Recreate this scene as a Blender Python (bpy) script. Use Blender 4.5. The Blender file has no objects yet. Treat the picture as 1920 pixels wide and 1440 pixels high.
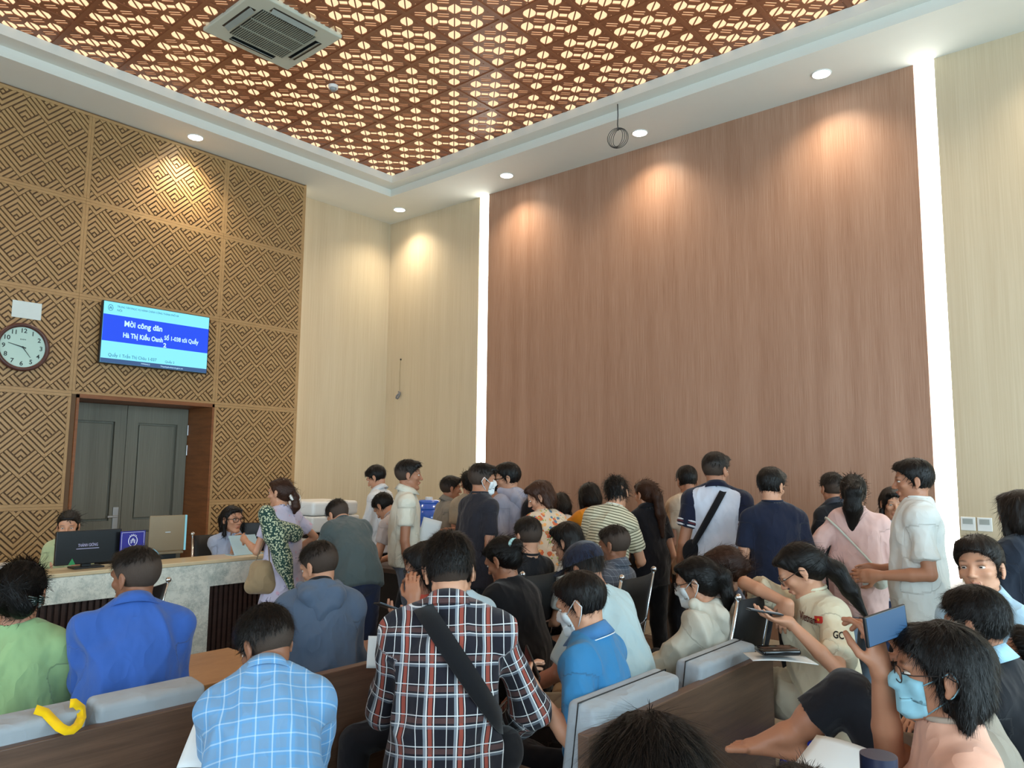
import bpy, bmesh, math, random
import numpy as np
from math import sin, cos, pi, radians, sqrt
from mathutils import Vector, Matrix
random.seed(7); np.random.seed(7)
COL = bpy.context.scene.collection
sc = bpy.context.scene

# ---------------------------------------------------------------- camera (room: wall_back is y=0, wall_left is x=0)
FPX = 1417.2
CAM_PITCH, CAM_ROLL, CAM_YAW = 0.1117285, 0.0105070, 0.7076827
CAM = np.array([8.738, -7.317, 1.6])
_f = np.array([-sin(CAM_YAW) * cos(CAM_PITCH), cos(CAM_YAW) * cos(CAM_PITCH), sin(CAM_PITCH)])
_r = np.array([cos(CAM_YAW), sin(CAM_YAW), 0.0]); _u = np.cross(_r, _f)
_c, _s = cos(CAM_ROLL), sin(CAM_ROLL)
_R = np.array([_c * _r + _s * _u, -_s * _r + _c * _u, _f])
cam = bpy.data.cameras.new('camera'); camo = bpy.data.objects.new('camera', cam); COL.objects.link(camo)
cam.sensor_width = 36; cam.lens = FPX * 36 / 1920; cam.clip_start = .05; cam.clip_end = 200
mw = Matrix.Identity(4)
for i in range(3):
    mw[i][0] = _R[0][i]; mw[i][1] = _R[1][i]; mw[i][2] = -_R[2][i]; mw[i][3] = CAM[i]
camo.matrix_world = mw; sc.camera = camo

def at_px(u, v, d):
    """room point seen in the photo at pixel u,v and depth d (used to take measurements)"""
    return CAM + _R.T @ np.array([(u - 960) / FPX, (720 - v) / FPX, 1.0]) * d
def on_z(u, v, z):
    r = _R.T @ np.array([(u - 960) / FPX, (720 - v) / FPX, 1.0]); return CAM + r * (z - CAM[2]) / r[2]
def on_x(u, v, x):
    r = _R.T @ np.array([(u - 960) / FPX, (720 - v) / FPX, 1.0]); return CAM + r * (x - CAM[0]) / r[0]
def on_y(u, v, y):
    r = _R.T @ np.array([(u - 960) / FPX, (720 - v) / FPX, 1.0]); return CAM + r * (y - CAM[1]) / r[1]
def hash_(t):
    h = 7
    for ch in t: h = (h * 131 + ord(ch)) % 1000003
    return h

# ---------------------------------------------------------------- view, world
sc.view_settings.view_transform = 'Standard'; sc.view_settings.look = 'None'
sc.view_settings.exposure = 0.0; sc.view_settings.gamma = 1.0; sc.view_settings.use_curve_mapping = False
# ---------------------------------------------------------------- daylight and exposure (lamps of the room are built with the ceiling)
ROOM_H = 5.3; ROOM_X = 12.5; ROOM_Y = -12.5
w = bpy.data.worlds.new('world'); sc.world = w; w.use_nodes = True
_bg = w.node_tree.nodes['Background']; _bg.inputs[0].default_value = (.55, .80, 1.0, 1); _bg.inputs[1].default_value = 2.2
sc.view_settings.exposure = 0.35
def area(name, loc, to, sx, sy, e, col):
    L = bpy.data.lights.new(name, 'AREA'); L.shape = 'RECTANGLE'; L.size = sx; L.size_y = sy; L.energy = e; L.color = col
    o = bpy.data.objects.new(name, L); o.location = loc; o.rotation_euler = (Vector(to) - Vector(loc)).to_track_quat('-Z', 'Y').to_euler(); COL.objects.link(o); return o
area('daylight_east_window', (ROOM_X - .12, -5.5, 2.2), (0, -5.2, 1.0), 9.0, 3.4, 470, (.68, .90, 1.0))
area('daylight_rear_window', (6.5, ROOM_Y + .12, 2.0), (5.5, 0, 1.2), 8.0, 3.2, 260, (.80, .92, 1.0))
# ---------------------------------------------------------------- helpers
def link(name, verts, faces, mats=None, parent=None, smooth=True, mi=None, col=None):
    me = bpy.data.meshes.new(name)
    verts = np.asarray(verts, dtype=np.float32)
    if isinstance(faces, np.ndarray) and faces.ndim == 2:
        n, k = faces.shape
        me.vertices.add(len(verts)); me.vertices.foreach_set('co', verts.ravel())
        me.loops.add(n * k); me.loops.foreach_set('vertex_index', faces.astype(np.int32).ravel())
        me.polygons.add(n)
        me.polygons.foreach_set('loop_start', np.arange(0, n * k, k, dtype=np.int32))
        me.update(calc_edges=True)
    else:
        me.from_pydata([tuple(map(float, v)) for v in verts], [], [tuple(int(i) for i in f) for f in faces])
    if mats is not None:
        for m in (mats if isinstance(mats, (list, tuple)) else [mats]):
            me.materials.append(m)
    np_ = len(me.polygons)
    if np_:
        me.polygons.foreach_set('use_smooth', np.full(np_, bool(smooth)))
        if mi is not None:
            me.polygons.foreach_set('material_index', np.asarray(mi, dtype=np.int32))
    if col is not None:
        for an, arr in col.items():
            arr = np.asarray(arr, dtype=np.float32)
            if arr.ndim == 1:
                a = me.attributes.new(an, 'FLOAT', 'POINT'); a.data.foreach_set('value', arr)
            else:
                a = me.attributes.new(an, 'FLOAT_VECTOR', 'POINT'); a.data.foreach_set('vector', arr.ravel())
    me.update()
    o = bpy.data.objects.new(name, me); COL.objects.link(o)
    if parent is not None:
        o.parent = parent
    return o

def tag(o, label=None, cat=None, group=None, kind=None):
    if label: o['label'] = label
    if cat: o['category'] = cat
    if group: o['group'] = group
    if kind: o['kind'] = kind
    return o

def thing(name, label, cat, loc=(0, 0, 0), rz=0.0, group=None, rot=None):
    o = bpy.data.objects.new(name, None); COL.objects.link(o)
    o.empty_display_size = .1
    o.location = loc; o.rotation_euler = rot if rot else (0, 0, rz)
    return tag(o, label, cat, group)

class MB:
    """collects simple solids into one mesh"""
    def __init__(s): s.v = []; s.f = []; s.m = []; s.n = 0
    def add(s, v, f, m=0, M=None):
        v = [Vector(p) for p in v]
        if M is not None: v = [M @ p for p in v]
        s.v += [tuple(p) for p in v]; s.f += [tuple(i + s.n for i in q) for q in f]; s.m += [m] * len(f); s.n += len(v)
        return s
    def box(s, a, b, m=0, M=None, r=0.0):
        x0, y0, z0 = [min(a[i], b[i]) for i in range(3)]; x1, y1, z1 = [max(a[i], b[i]) for i in range(3)]
        if r <= 0 or min(x1 - x0, y1 - y0, z1 - z0) < 2.2 * r:
            v = [(x0, y0, z0), (x1, y0, z0), (x1, y1, z0), (x0, y1, z0), (x0, y0, z1), (x1, y0, z1), (x1, y1, z1), (x0, y1, z1)]
            f = [(0, 3, 2, 1), (4, 5, 6, 7), (0, 1, 5, 4), (1, 2, 6, 5), (2, 3, 7, 6), (3, 0, 4, 7)]
            return s.add(v, f, m, M)
        bm = bmesh.new(); bmesh.ops.create_cube(bm, size=1)
        for q in bm.verts: q.co = Vector(((x0 + x1) / 2 + q.co.x * (x1 - x0), (y0 + y1) / 2 + q.co.y * (y1 - y0), (z0 + z1) / 2 + q.co.z * (z1 - z0)))
        bmesh.ops.bevel(bm, geom=bm.edges[:], offset=r, segments=3, profile=.5, affect='EDGES')
        bm.verts.index_update()
        s.add([q.co for q in bm.verts], [[q.index for q in g.verts] for g in bm.faces], m, M); bm.free()
        return s
    def cyl(s, a, b, r, r2=None, n=16, m=0, cap=True, M=None):
        a = Vector(a); b = Vector(b); r2 = r if r2 is None else r2
        d = (b - a).normalized(); u = d.orthogonal().normalized(); w = d.cross(u)
        v = []; f = []
        for k in range(n):
            t = 2 * pi * k / n; c = u * cos(t) + w * sin(t)
            v += [a + c * r, b + c * r2]
        for k in range(n):
            j = (k + 1) % n; f.append((2 * k, 2 * j, 2 * j + 1, 2 * k + 1))
        if cap: f.append(tuple(2 * k for k in reversed(range(n)))); f.append(tuple(2 * k + 1 for k in range(n)))
        return s.add(v, f, m, M)
    def tube(s, pts, r, n=8, m=0, M=None, closed=False):
        pts = [Vector(p) for p in pts]; N = len(pts); v = []; f = []
        u = None
        rr = r if isinstance(r, (list, tuple)) else [r] * N
        for i, p in enumerate(pts):
            a = pts[(i - 1) % N] if (closed or i > 0) else p; b = pts[(i + 1) % N] if (closed or i < N - 1) else p
            d = (b - a).normalized()
            if u is None: u = d.orthogonal().normalized()
            u = (u - d * u.dot(d)).normalized(); w = d.cross(u)
            for k in range(n):
                t = 2 * pi * k / n; v.append(p + (u * cos(t) + w * sin(t)) * rr[i])
        for i in range(N if closed else N - 1):
            i2 = (i + 1) % N
            for k in range(n):
                j = (k + 1) % n; f.append((i * n + k, i * n + j, i2 * n + j, i2 * n + k))
        if not closed: f.append(tuple(reversed(range(n)))); f.append(tuple((N - 1) * n + k for k in range(n)))
        return s.add(v, f, m, M)
    def sphere(s, c, r, m=0, n=12, sc=(1, 1, 1), M=None):
        v = []; f = []; rows = n // 2 + 1
        for i in range(rows):
            ph = pi * i / (rows - 1)
            for k in range(n):
                t = 2 * pi * k / n; v.append((c[0] + r * sc[0] * sin(ph) * cos(t), c[1] + r * sc[1] * sin(ph) * sin(t), c[2] + r * sc[2] * cos(ph)))
        for i in range(rows - 1):
            for k in range(n):
                j = (k + 1) % n; f.append((i * n + k, (i + 1) * n + k, (i + 1) * n + j, i * n + j))
        return s.add(v, f, m, M)
    def ribbon(s, pts, ns, width, th, m=0, closed=False):
        """flat strap through pts with surface normals ns"""
        P = [Vector(p) for p in pts]; Nn = [Vector(q).normalized() for q in ns]; N = len(P); v = []; f = []
        ww = width if isinstance(width, (list, tuple)) else [width] * N
        for i in range(N):
            a = P[(i - 1) % N] if (closed or i > 0) else P[i]; b = P[(i + 1) % N] if (closed or i < N - 1) else P[i]
            d = (b - a).normalized(); sd = d.cross(Nn[i]).normalized() * ww[i] / 2; up = Nn[i] * th / 2
            v += [P[i] - sd - up, P[i] + sd - up, P[i] + sd + up, P[i] - sd + up]
        for i in range(N if closed else N - 1):
            j = (i + 1) % N
            for k in range(4):
                l = (k + 1) % 4; f.append((i * 4 + k, i * 4 + l, j * 4 + l, j * 4 + k))
        if not closed: f += [(3, 2, 1, 0), tuple((N - 1) * 4 + k for k in range(4))]
        return s.add(v, f, m)
    def build(s, name, mats, parent=None, smooth=False):
        return link(name, s.v, s.f, mats, parent, smooth, s.m)

def autosmooth(o, ang=40):
    me = o.data; me.set_sharp_from_angle(angle=radians(ang))
    me.polygons.foreach_set('use_smooth', np.ones(len(me.polygons), dtype=bool)); return o

# ---------------------------------------------------------------- materials
def srgb(h):
    if isinstance(h, str):
        h = h.lstrip('#'); c = [int(h[i:i + 2], 16) / 255 for i in (0, 2, 4)]
    else: c = h
    return tuple((x / 12.92 if x <= .04045 else ((x + .055) / 1.055) ** 2.4) for x in c) + (1,)

class NT:
    def __init__(s, name, rough=.6, spec=.4, metal=0):
        s.mat = bpy.data.materials.new(name); s.mat.use_nodes = True; s.t = s.mat.node_tree; s.N = s.t.nodes; s.L = s.t.links
        s.b = s.N['Principled BSDF']; s.b.inputs['Roughness'].default_value = rough
        s.b.inputs['Specular IOR Level'].default_value = spec; s.b.inputs['Metallic'].default_value = metal
    def n(s, typ, ins=None, **kw):
        q = s.N.new(typ)
        for k, v in kw.items(): setattr(q, k, v)
        for k, v in (ins or {}).items():
            if hasattr(v, 'is_output') or hasattr(v, 'links'): s.L.new(v, q.inputs[k])
            else: q.inputs[k].default_value = v
        return q
    def math(s, op, a, b=0.0, c=None):
        d = {0: a, 1: b}
        if c is not None: d[2] = c
        return s.n('ShaderNodeMath', d, operation=op).outputs[0]
    def mix(s, f, a, b):
        q = s.N.new('ShaderNodeMix'); q.data_type = 'RGBA'
        for i, v in ((0, f), (6, a), (7, b)):
            if hasattr(v, 'is_output') or hasattr(v, 'links'): s.L.new(v, q.inputs[i])
            else: q.inputs[i].default_value = v
        return q.outputs[2]
    def noise(s, vec, scale, detail=3, rough=.5):
        return s.n('ShaderNodeTexNoise', {'Vector': vec, 'Scale': scale, 'Detail': detail, 'Roughness': rough})
    def obj(s): return s.n('ShaderNodeTexCoord').outputs['Object']
    def attr(s, a): return s.n('ShaderNodeAttribute', attribute_name=a)
    def vmap(s, vec, scale=(1, 1, 1), loc=(0, 0, 0), rot=(0, 0, 0)):
        return s.n('ShaderNodeMapping', {'Vector': vec, 'Scale': scale, 'Location': loc, 'Rotation': rot}).outputs[0]
    def color(s, v):
        if hasattr(v, 'links'): s.L.new(v, s.b.inputs['Base Color'])
        else: s.b.inputs['Base Color'].default_value = v
    def bump(s, h, strength=.3, dist=.01):
        q = s.n('ShaderNodeBump', {'Height': h, 'Strength': strength, 'Distance': dist}); s.L.new(q.outputs[0], s.b.inputs['Normal'])
    def set(s, k, v):
        if hasattr(v, 'links'): s.L.new(v, s.b.inputs[k])
        else: s.b.inputs[k].default_value = v

_mc = {}
def plain(name, hexc, rough=.55, spec=.4, metal=0, var=.06, bump=0, bs=200, coat=0):
    key = (name, hexc, rough, metal)
    if key in _mc: return _mc[key]
    t = NT(name, rough, spec, metal); c = srgb(hexc); o = t.obj()
    nz = t.noise(o, 7, 4).outputs[0]
    d = tuple(x * (1 - var * 1.6) for x in c[:3]) + (1,); l = tuple(min(1, x * (1 + var)) for x in c[:3]) + (1,)
    t.color(t.mix(nz, d, l))
    if bump: t.bump(t.noise(o, bs, 2).outputs[0], bump, .002)
    if coat: t.set('Coat Weight', coat)
    _mc[key] = t.mat; return t.mat

def emit(name, hexc, s):
    t = NT(name); t.color((0, 0, 0, 1)); t.set('Emission Color', srgb(hexc)); t.set('Emission Strength', s); return t.mat

def wood(name, c1, c2, scale=(1, 1, 14), sc=5, rough=.45, dark=.5, bump=.15):
    t = NT(name, rough, .4); o = t.vmap(t.obj(), scale)
    n1 = t.noise(o, sc, 6, .65).outputs[0]; n2 = t.noise(o, sc * 6, 4, .6).outputs[0]
    r = t.n('ShaderNodeValToRGB', {0: t.math('ADD', t.math('MULTIPLY', n1, .7), t.math('MULTIPLY', n2, .3))})
    r.color_ramp.elements[0].position = .33; r.color_ramp.elements[0].color = srgb(c1)
    r.color_ramp.elements[1].position = .68; r.color_ramp.elements[1].color = srgb(c2)
    t.color(r.outputs[0]); t.bump(n2, bump, .002); return t.mat

def cloth(name, hexc, var=.08, weave=900, pattern=None, rough=.9, sheen=.15):
    """fabric with fine weave; pattern(t, colour)->colour output for prints"""
    key = (name, hexc, pattern.__name__ if pattern else '')
    if key in _mc: return _mc[key]
    t = NT(name, rough, .2); c = srgb(hexc); o = t.attr('rest').outputs['Vector']
    nz = t.noise(o, 5, 4).outputs[0]
    d = tuple(x * (1 - var * 1.5) for x in c[:3]) + (1,); l = tuple(min(1, x * (1 + var)) for x in c[:3]) + (1,)
    colr = t.mix(nz, d, l)
    if pattern: colr = pattern(t, o, colr)
    t.color(colr)
    wv = t.noise(t.vmap(o, (1.6, 1, 1), rot=(0, .5, 0)), 5.5, 2, .5)
    fold = t.math('SUBTRACT', 1, t.math('MULTIPLY', t.math('ABSOLUTE', t.math('SUBTRACT', wv.outputs[0], .5)), 5))
    h = t.math('ADD', t.math('MULTIPLY', fold, 1.0), t.math('ADD', t.math('MULTIPLY', t.noise(o, 30, 2).outputs[0], .12), t.math('MULTIPLY', t.noise(o, weave, 1).outputs[0], .04)))
    t.bump(h, .6, .014)
    t.set('Sheen Weight', sheen); t.set('Sheen Roughness', .5)
    _mc[key] = t.mat; return t.mat
# ---------------------------------------------------------------- implicit surfaces
def V3(*a): return np.array(a if len(a) > 1 else a[0], dtype=np.float64)
def nrm(v): v = np.asarray(v, float); return v / (np.linalg.norm(v) + 1e-12)

class Field:
    def __init__(s): s.p = []
    def cone(s, a, b, ra, rb=None, k=.03, w=None, sw=1.0, clip=None, op='u'):
        s.p.append(('c', V3(a), V3(b), ra, ra if rb is None else rb, k, None if w is None else nrm(w), sw, clip, op)); return s
    def ell(s, c, r, k=.03, F=None, clip=None, op='u'):
        s.p.append(('e', V3(c), V3(r), np.eye(3) if F is None else np.asarray(F, float), k, clip, op)); return s
    def bbox1(s, q):
        if q[0] == 'c':
            r = max(q[3], q[4]) * max(q[7], 1) + .005
            return np.minimum(q[1], q[2]) - r, np.maximum(q[1], q[2]) + r
        R = np.abs(q[3]).T @ q[2] if False else np.sqrt(((q[3].T * q[2][None, :]) ** 2).sum(1)); return q[1] - R, q[1] + R
    def ev1(s, q, X, Y, Z):
        if q[0] == 'c':
            _, a, b, ra, rb, k, w, sw, clip, op = q
            px, py, pz = X - a[0], Y - a[1], Z - a[2]
            d = b - a
            if w is not None and sw != 1:
                t = px * w[0] + py * w[1] + pz * w[2]; g = (1 / sw - 1)
                px = px + g * t * w[0]; py = py + g * t * w[1]; pz = pz + g * t * w[2]
                d = d + g * (d @ w) * w
            L2 = d @ d + 1e-12
            t = np.clip((px * d[0] + py * d[1] + pz * d[2]) / L2, 0, 1)
            v = np.sqrt((px - t * d[0]) ** 2 + (py - t * d[1]) ** 2 + (pz - t * d[2]) ** 2) - (ra + (rb - ra) * t)
        else:
            _, c, r, F, k, clip, op = q
            px, py, pz = X - c[0], Y - c[1], Z - c[2]
            u = [(px * F[i][0] + py * F[i][1] + pz * F[i][2]) / r[i] for i in range(3)]
            k0 = np.sqrt(u[0] ** 2 + u[1] ** 2 + u[2] ** 2) + 1e-9
            k1 = np.sqrt((u[0] / r[0]) ** 2 + (u[1] / r[1]) ** 2 + (u[2] / r[2]) ** 2) + 1e-9
            v = k0 * (k0 - 1) / k1
        if clip is not None:
            for (pp, nn) in clip:
                v = np.maximum(v, (X - pp[0]) * nn[0] + (Y - pp[1]) * nn[1] + (Z - pp[2]) * nn[2])
        return v
    def comb(s, A, v, k, op):
        if op == 'u':
            h = np.maximum(k - np.abs(A - v), 0) / k; return np.minimum(A, v) - h * h * k * .25
        if op == 's':
            v = -v; h = np.maximum(k - np.abs(A - v), 0) / k; return np.maximum(A, v) + h * h * k * .25
        if op == 'i':
            h = np.maximum(k - np.abs(A - v), 0) / k; return np.maximum(A, v) + h * h * k * .25
    def ev(s, P):
        X, Y, Z = P[..., 0], P[..., 1], P[..., 2]; A = np.full(X.shape, 1.0)
        for q in s.p:
            k, op = (q[5], q[9]) if q[0] == 'c' else (q[4], q[6])
            A = s.comb(A, s.ev1(q, X, Y, Z), max(k, 1e-4), op)
        return A
    def mesh(s, h, off=0.0, cuts=(), rnd=None):
        lo = np.full(3, 1e9); hi = -lo
        for q in s.p:
            op = q[9] if q[0] == 'c' else q[6]
            if op == 'u':
                a, b = s.bbox1(q); lo = np.minimum(lo, a); hi = np.maximum(hi, b)
        lo = lo - 3 * h - off; hi = hi + 3 * h + off
        n = np.maximum(np.ceil((hi - lo) / h).astype(int) + 1, 4)
        xs = [(lo[i] + h * np.arange(n[i])).astype(np.float32) for i in range(3)]
        V = np.full(n, .08, dtype=np.float32)
        for q in s.p:
            k, op = (q[5], q[9]) if q[0] == 'c' else (q[4], q[6]); k = max(k, 1e-4)
            a, b = s.bbox1(q); m = max(k, 2.5 * h) + .01 + off
            i0 = np.clip(((a - m - lo) / h).astype(int), 0, n - 1); i1 = np.clip(((b + m - lo) / h).astype(int) + 2, 1, n)
            if op == 'i': i0 = np.zeros(3, int); i1 = n
            sl = tuple(slice(i0[j], i1[j]) for j in range(3))
            X = xs[0][sl[0]][:, None, None]; Y = xs[1][sl[1]][None, :, None]; Z = xs[2][sl[2]][None, None, :]
            V[sl] = s.comb(V[sl], s.ev1(q, X, Y, Z), k, op)
        V -= off
        X = xs[0][:, None, None]; Y = xs[1][None, :, None]; Z = xs[2][None, None, :]
        for (pp, nn) in cuts:
            V = np.maximum(V, (X - pp[0]) * nn[0] + (Y - pp[1]) * nn[1] + (Z - pp[2]) * nn[2])
        return nets(V, lo, h)

def nets(V, lo, h):
    V = V.astype(np.float32); S = V < 0
    nx, ny, nz = V.shape
    c = np.zeros((nx - 1, ny - 1, nz - 1), dtype=np.int8)
    for a in (0, 1):
        for b in (0, 1):
            for d in (0, 1):
                c += S[a:nx - 1 + a, b:ny - 1 + b, d:nz - 1 + d]
    mask = (c > 0) & (c < 8)
    I = np.argwhere(mask)
    if len(I) == 0: return np.zeros((0, 3)), np.zeros((0, 4), int)
    idx = np.full(mask.shape, -1, dtype=np.int32); idx[mask] = np.arange(len(I))
    acc = np.zeros((len(I), 3), dtype=np.float32); cnt = np.zeros(len(I), dtype=np.float32)
    for ax in range(3):
        o1, o2 = [j for j in range(3) if j != ax]
        for p in (0, 1):
            for q in (0, 1):
                off = np.zeros(3, int); off[o1] = p; off[o2] = q
                A = I + off; B = A.copy(); B[:, ax] += 1
                va = V[A[:, 0], A[:, 1], A[:, 2]]; vb = V[B[:, 0], B[:, 1], B[:, 2]]
                m = (va < 0) != (vb < 0)
                t = np.where(m, va / np.where(m, va - vb, 1), 0)
                pt = off[None, :].astype(np.float32).repeat(len(I), 0); pt[:, ax] += t
                acc += pt * m[:, None]; cnt += m
    verts = lo + h * (I + acc / cnt[:, None])
    F = []
    for ax in range(3):
        o1, o2 = [(1, 2), (2, 0), (0, 1)][ax]
        sl0 = [slice(None)] * 3; sl1 = [slice(None)] * 3; sl0[ax] = slice(0, -1); sl1[ax] = slice(1, None)
        s0 = S[tuple(sl0)]; s1 = S[tuple(sl1)]
        E = np.argwhere(s0 != s1)
        ok = (E[:, o1] > 0) & (E[:, o2] > 0) & (E[:, o1] < V.shape[o1] - 1) & (E[:, o2] < V.shape[o2] - 1)
        E = E[ok]
        if len(E) == 0: continue
        q = []
        for (da, db) in ((-1, -1), (0, -1), (0, 0), (-1, 0)):
            C = E.copy(); C[:, o1] += da; C[:, o2] += db; q.append(idx[C[:, 0], C[:, 1], C[:, 2]])
        q = np.stack(q, 1); fl = s1[E[:, 0], E[:, 1], E[:, 2]]
        q[fl] = q[fl][:, ::-1]
        F.append(q)
    F = np.concatenate(F); F = F[(F >= 0).all(1)]
    return verts, F

def vnormals(v, f):
    n = np.cross(v[f[:, 2]] - v[f[:, 0]], v[f[:, 3]] - v[f[:, 1]])
    N = np.zeros_like(v)
    for k in range(4): np.add.at(N, f[:, k], n)
    return N / (np.linalg.norm(N, axis=1, keepdims=True) + 1e-12)

def snoise(P, scale, seed, octaves=3):
    """cheap smooth noise in about -1..1"""
    r = np.random.RandomState(seed); out = 0; amp = 1; tot = 0
    Q = P * scale
    for o in range(octaves):
        W = Q + .6 * np.sin(Q[:, [1, 2, 0]] * 1.3 + r.rand(3) * 6)
        a = 0
        for i in range(4):
            d = nrm(r.randn(3)) * (1 + .5 * r.rand()); a = a + np.sin(W @ d + r.rand() * 6.28)
        out = out + amp * a / 2.4; tot += amp; amp *= .5; Q = Q * 2.03
    return out / tot

def frame(fwd, up):
    """rows: left, forward... returns L,F,U rows as local axes (x=left? no: x=right) """
    F = nrm(fwd); U = np.asarray(up, float); U = nrm(U - (U @ F) * F); Rr = np.cross(F, U)
    return np.array([Rr, F, U])
# ---------------------------------------------------------------- people
def skin_mat(name, hexc):
    t = NT(name, .48, .35); o = t.obj(); c = srgb(hexc)
    nz = t.noise(o, 18, 4).outputs[0]
    base = t.mix(nz, tuple(x * .88 for x in c[:3]) + (1,), tuple(min(1, x * 1.08) for x in c[:3]) + (1,))
    ti = t.attr('tint').outputs['Vector']; sp = t.n('ShaderNodeSeparateXYZ', {0: ti})
    base = t.mix(t.math('MULTIPLY', sp.outputs[0], .75), base, srgb('#a05a50'))      # lips
    base = t.mix(t.math('MULTIPLY', sp.outputs[1], .9), base, srgb('#1d1512'))       # brows, stubble
    t.color(base); t.bump(t.noise(o, 260, 2).outputs[0], .12, .002)
    t.set('Subsurface Weight', .06); t.set('Subsurface Radius', (.012, .005, .003)); t.set('Subsurface Scale', 1.0)
    return t.mat

def hair_mat(name, hexc, skin='#54453b'):
    t = NT(name, .5, .22); at = t.attr('flow').outputs['Vector']; c = srgb(hexc)
    st = t.noise(t.vmap(at, (1, 1, .12)), 420, 3, .6).outputs[0]
    big = t.noise(at, 22, 3).outputs[0]
    m = t.mix(st, tuple(x * .45 for x in c[:3]) + (1,), tuple(min(1, x * 1.35) for x in c[:3]) + (1,))
    m = t.mix(t.math('MULTIPLY', big, .35), m, c)
    fd = t.attr('fade').outputs['Fac']
    m = t.mix(t.math('MULTIPLY', fd, t.math('ADD', .55, t.math('MULTIPLY', t.noise(at, 1500, 1).outputs[0], .5))), m, srgb(skin))
    t.color(m); t.bump(st, .5, .003); t.set('Roughness', t.math('ADD', .42, t.math('MULTIPLY', fd, .4)))
    return t.mat

def ik(S, T, l1, l2, pole):
    d = T - S; L = np.linalg.norm(d); mx = (l1 + l2) * .995
    if L > mx: T = S + d / L * mx; d = T - S; L = mx
    u = d / L; a = (l1 * l1 - l2 * l2 + L * L) / (2 * L); hgt = math.sqrt(max(l1 * l1 - a * a, 0))
    p = np.asarray(pole, float); p = p - (p @ u) * u; p = nrm(p)
    return S + u * a + p * hgt, T

def head_prims(f, T, k, res):
    """T(p)->world for head-local metres, k scale"""
    Fm = T.F
    E = lambda c, r, kk=.02, op='u': f.ell(T(c), V3(r) * k, kk * k, Fm, None, op)
    Cn = lambda a, b, ra, rb, kk=.015: f.cone(T(a), T(b), ra * k, rb * k, kk * k)
    E((0, -.014, .030), (.076, .095, .086), .02)
    E((0, .026, -.026), (.055, .060, .080), .018)
    for s in (-1, 1):
        Cn((s * .046, -.002, -.055), (s * .015, .062, -.096), .015, .014, .018)
        E((s * .040, .058, -.020), (.019, .020, .017), .016)
    E((0, .072, -.098), (.020, .018, .016), .02)
    Cn((-.036, .076, .024), (.036, .076, .024), .012, .012, .02)
    for s in (-1, 1): E((s * .031, .098, .004), (.0165, .018, .0085), .010, 's')
    Cn((0, .084, .012), (0, .106, -.026), .007, .0105, .012)
    for s in (-1, 1): E((s * .0105, .096, -.030), (.0085, .010, .0075), .008)
    Cn((-.019, .082, -.058), (.0, .0905, -.0545), .0045, .0065, .006); Cn((.019, .082, -.058), (.0, .0905, -.0545), .0045, .0065, .006)
    Cn((-.015, .082, -.067), (.015, .082, -.067), .007, .007, .006)
    for s in (-1, 1):
        E((s * .079, -.010, -.006), (.007, .0155, .028), .008)
        E((s * .088, -.006, -.003), (.006, .0095, .018), .005, 's')
        E((s * .077, -.002, -.034), (.006, .008, .010), .006)

class HT:
    def __init__(s, c, F, k): s.c = V3(c); s.F = np.asarray(F); s.k = k
    def __call__(s, p): return s.c + (V3(p) * s.k) @ s.F
    def inv(s, P): return ((P - s.c) @ s.F.T) / s.k

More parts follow.
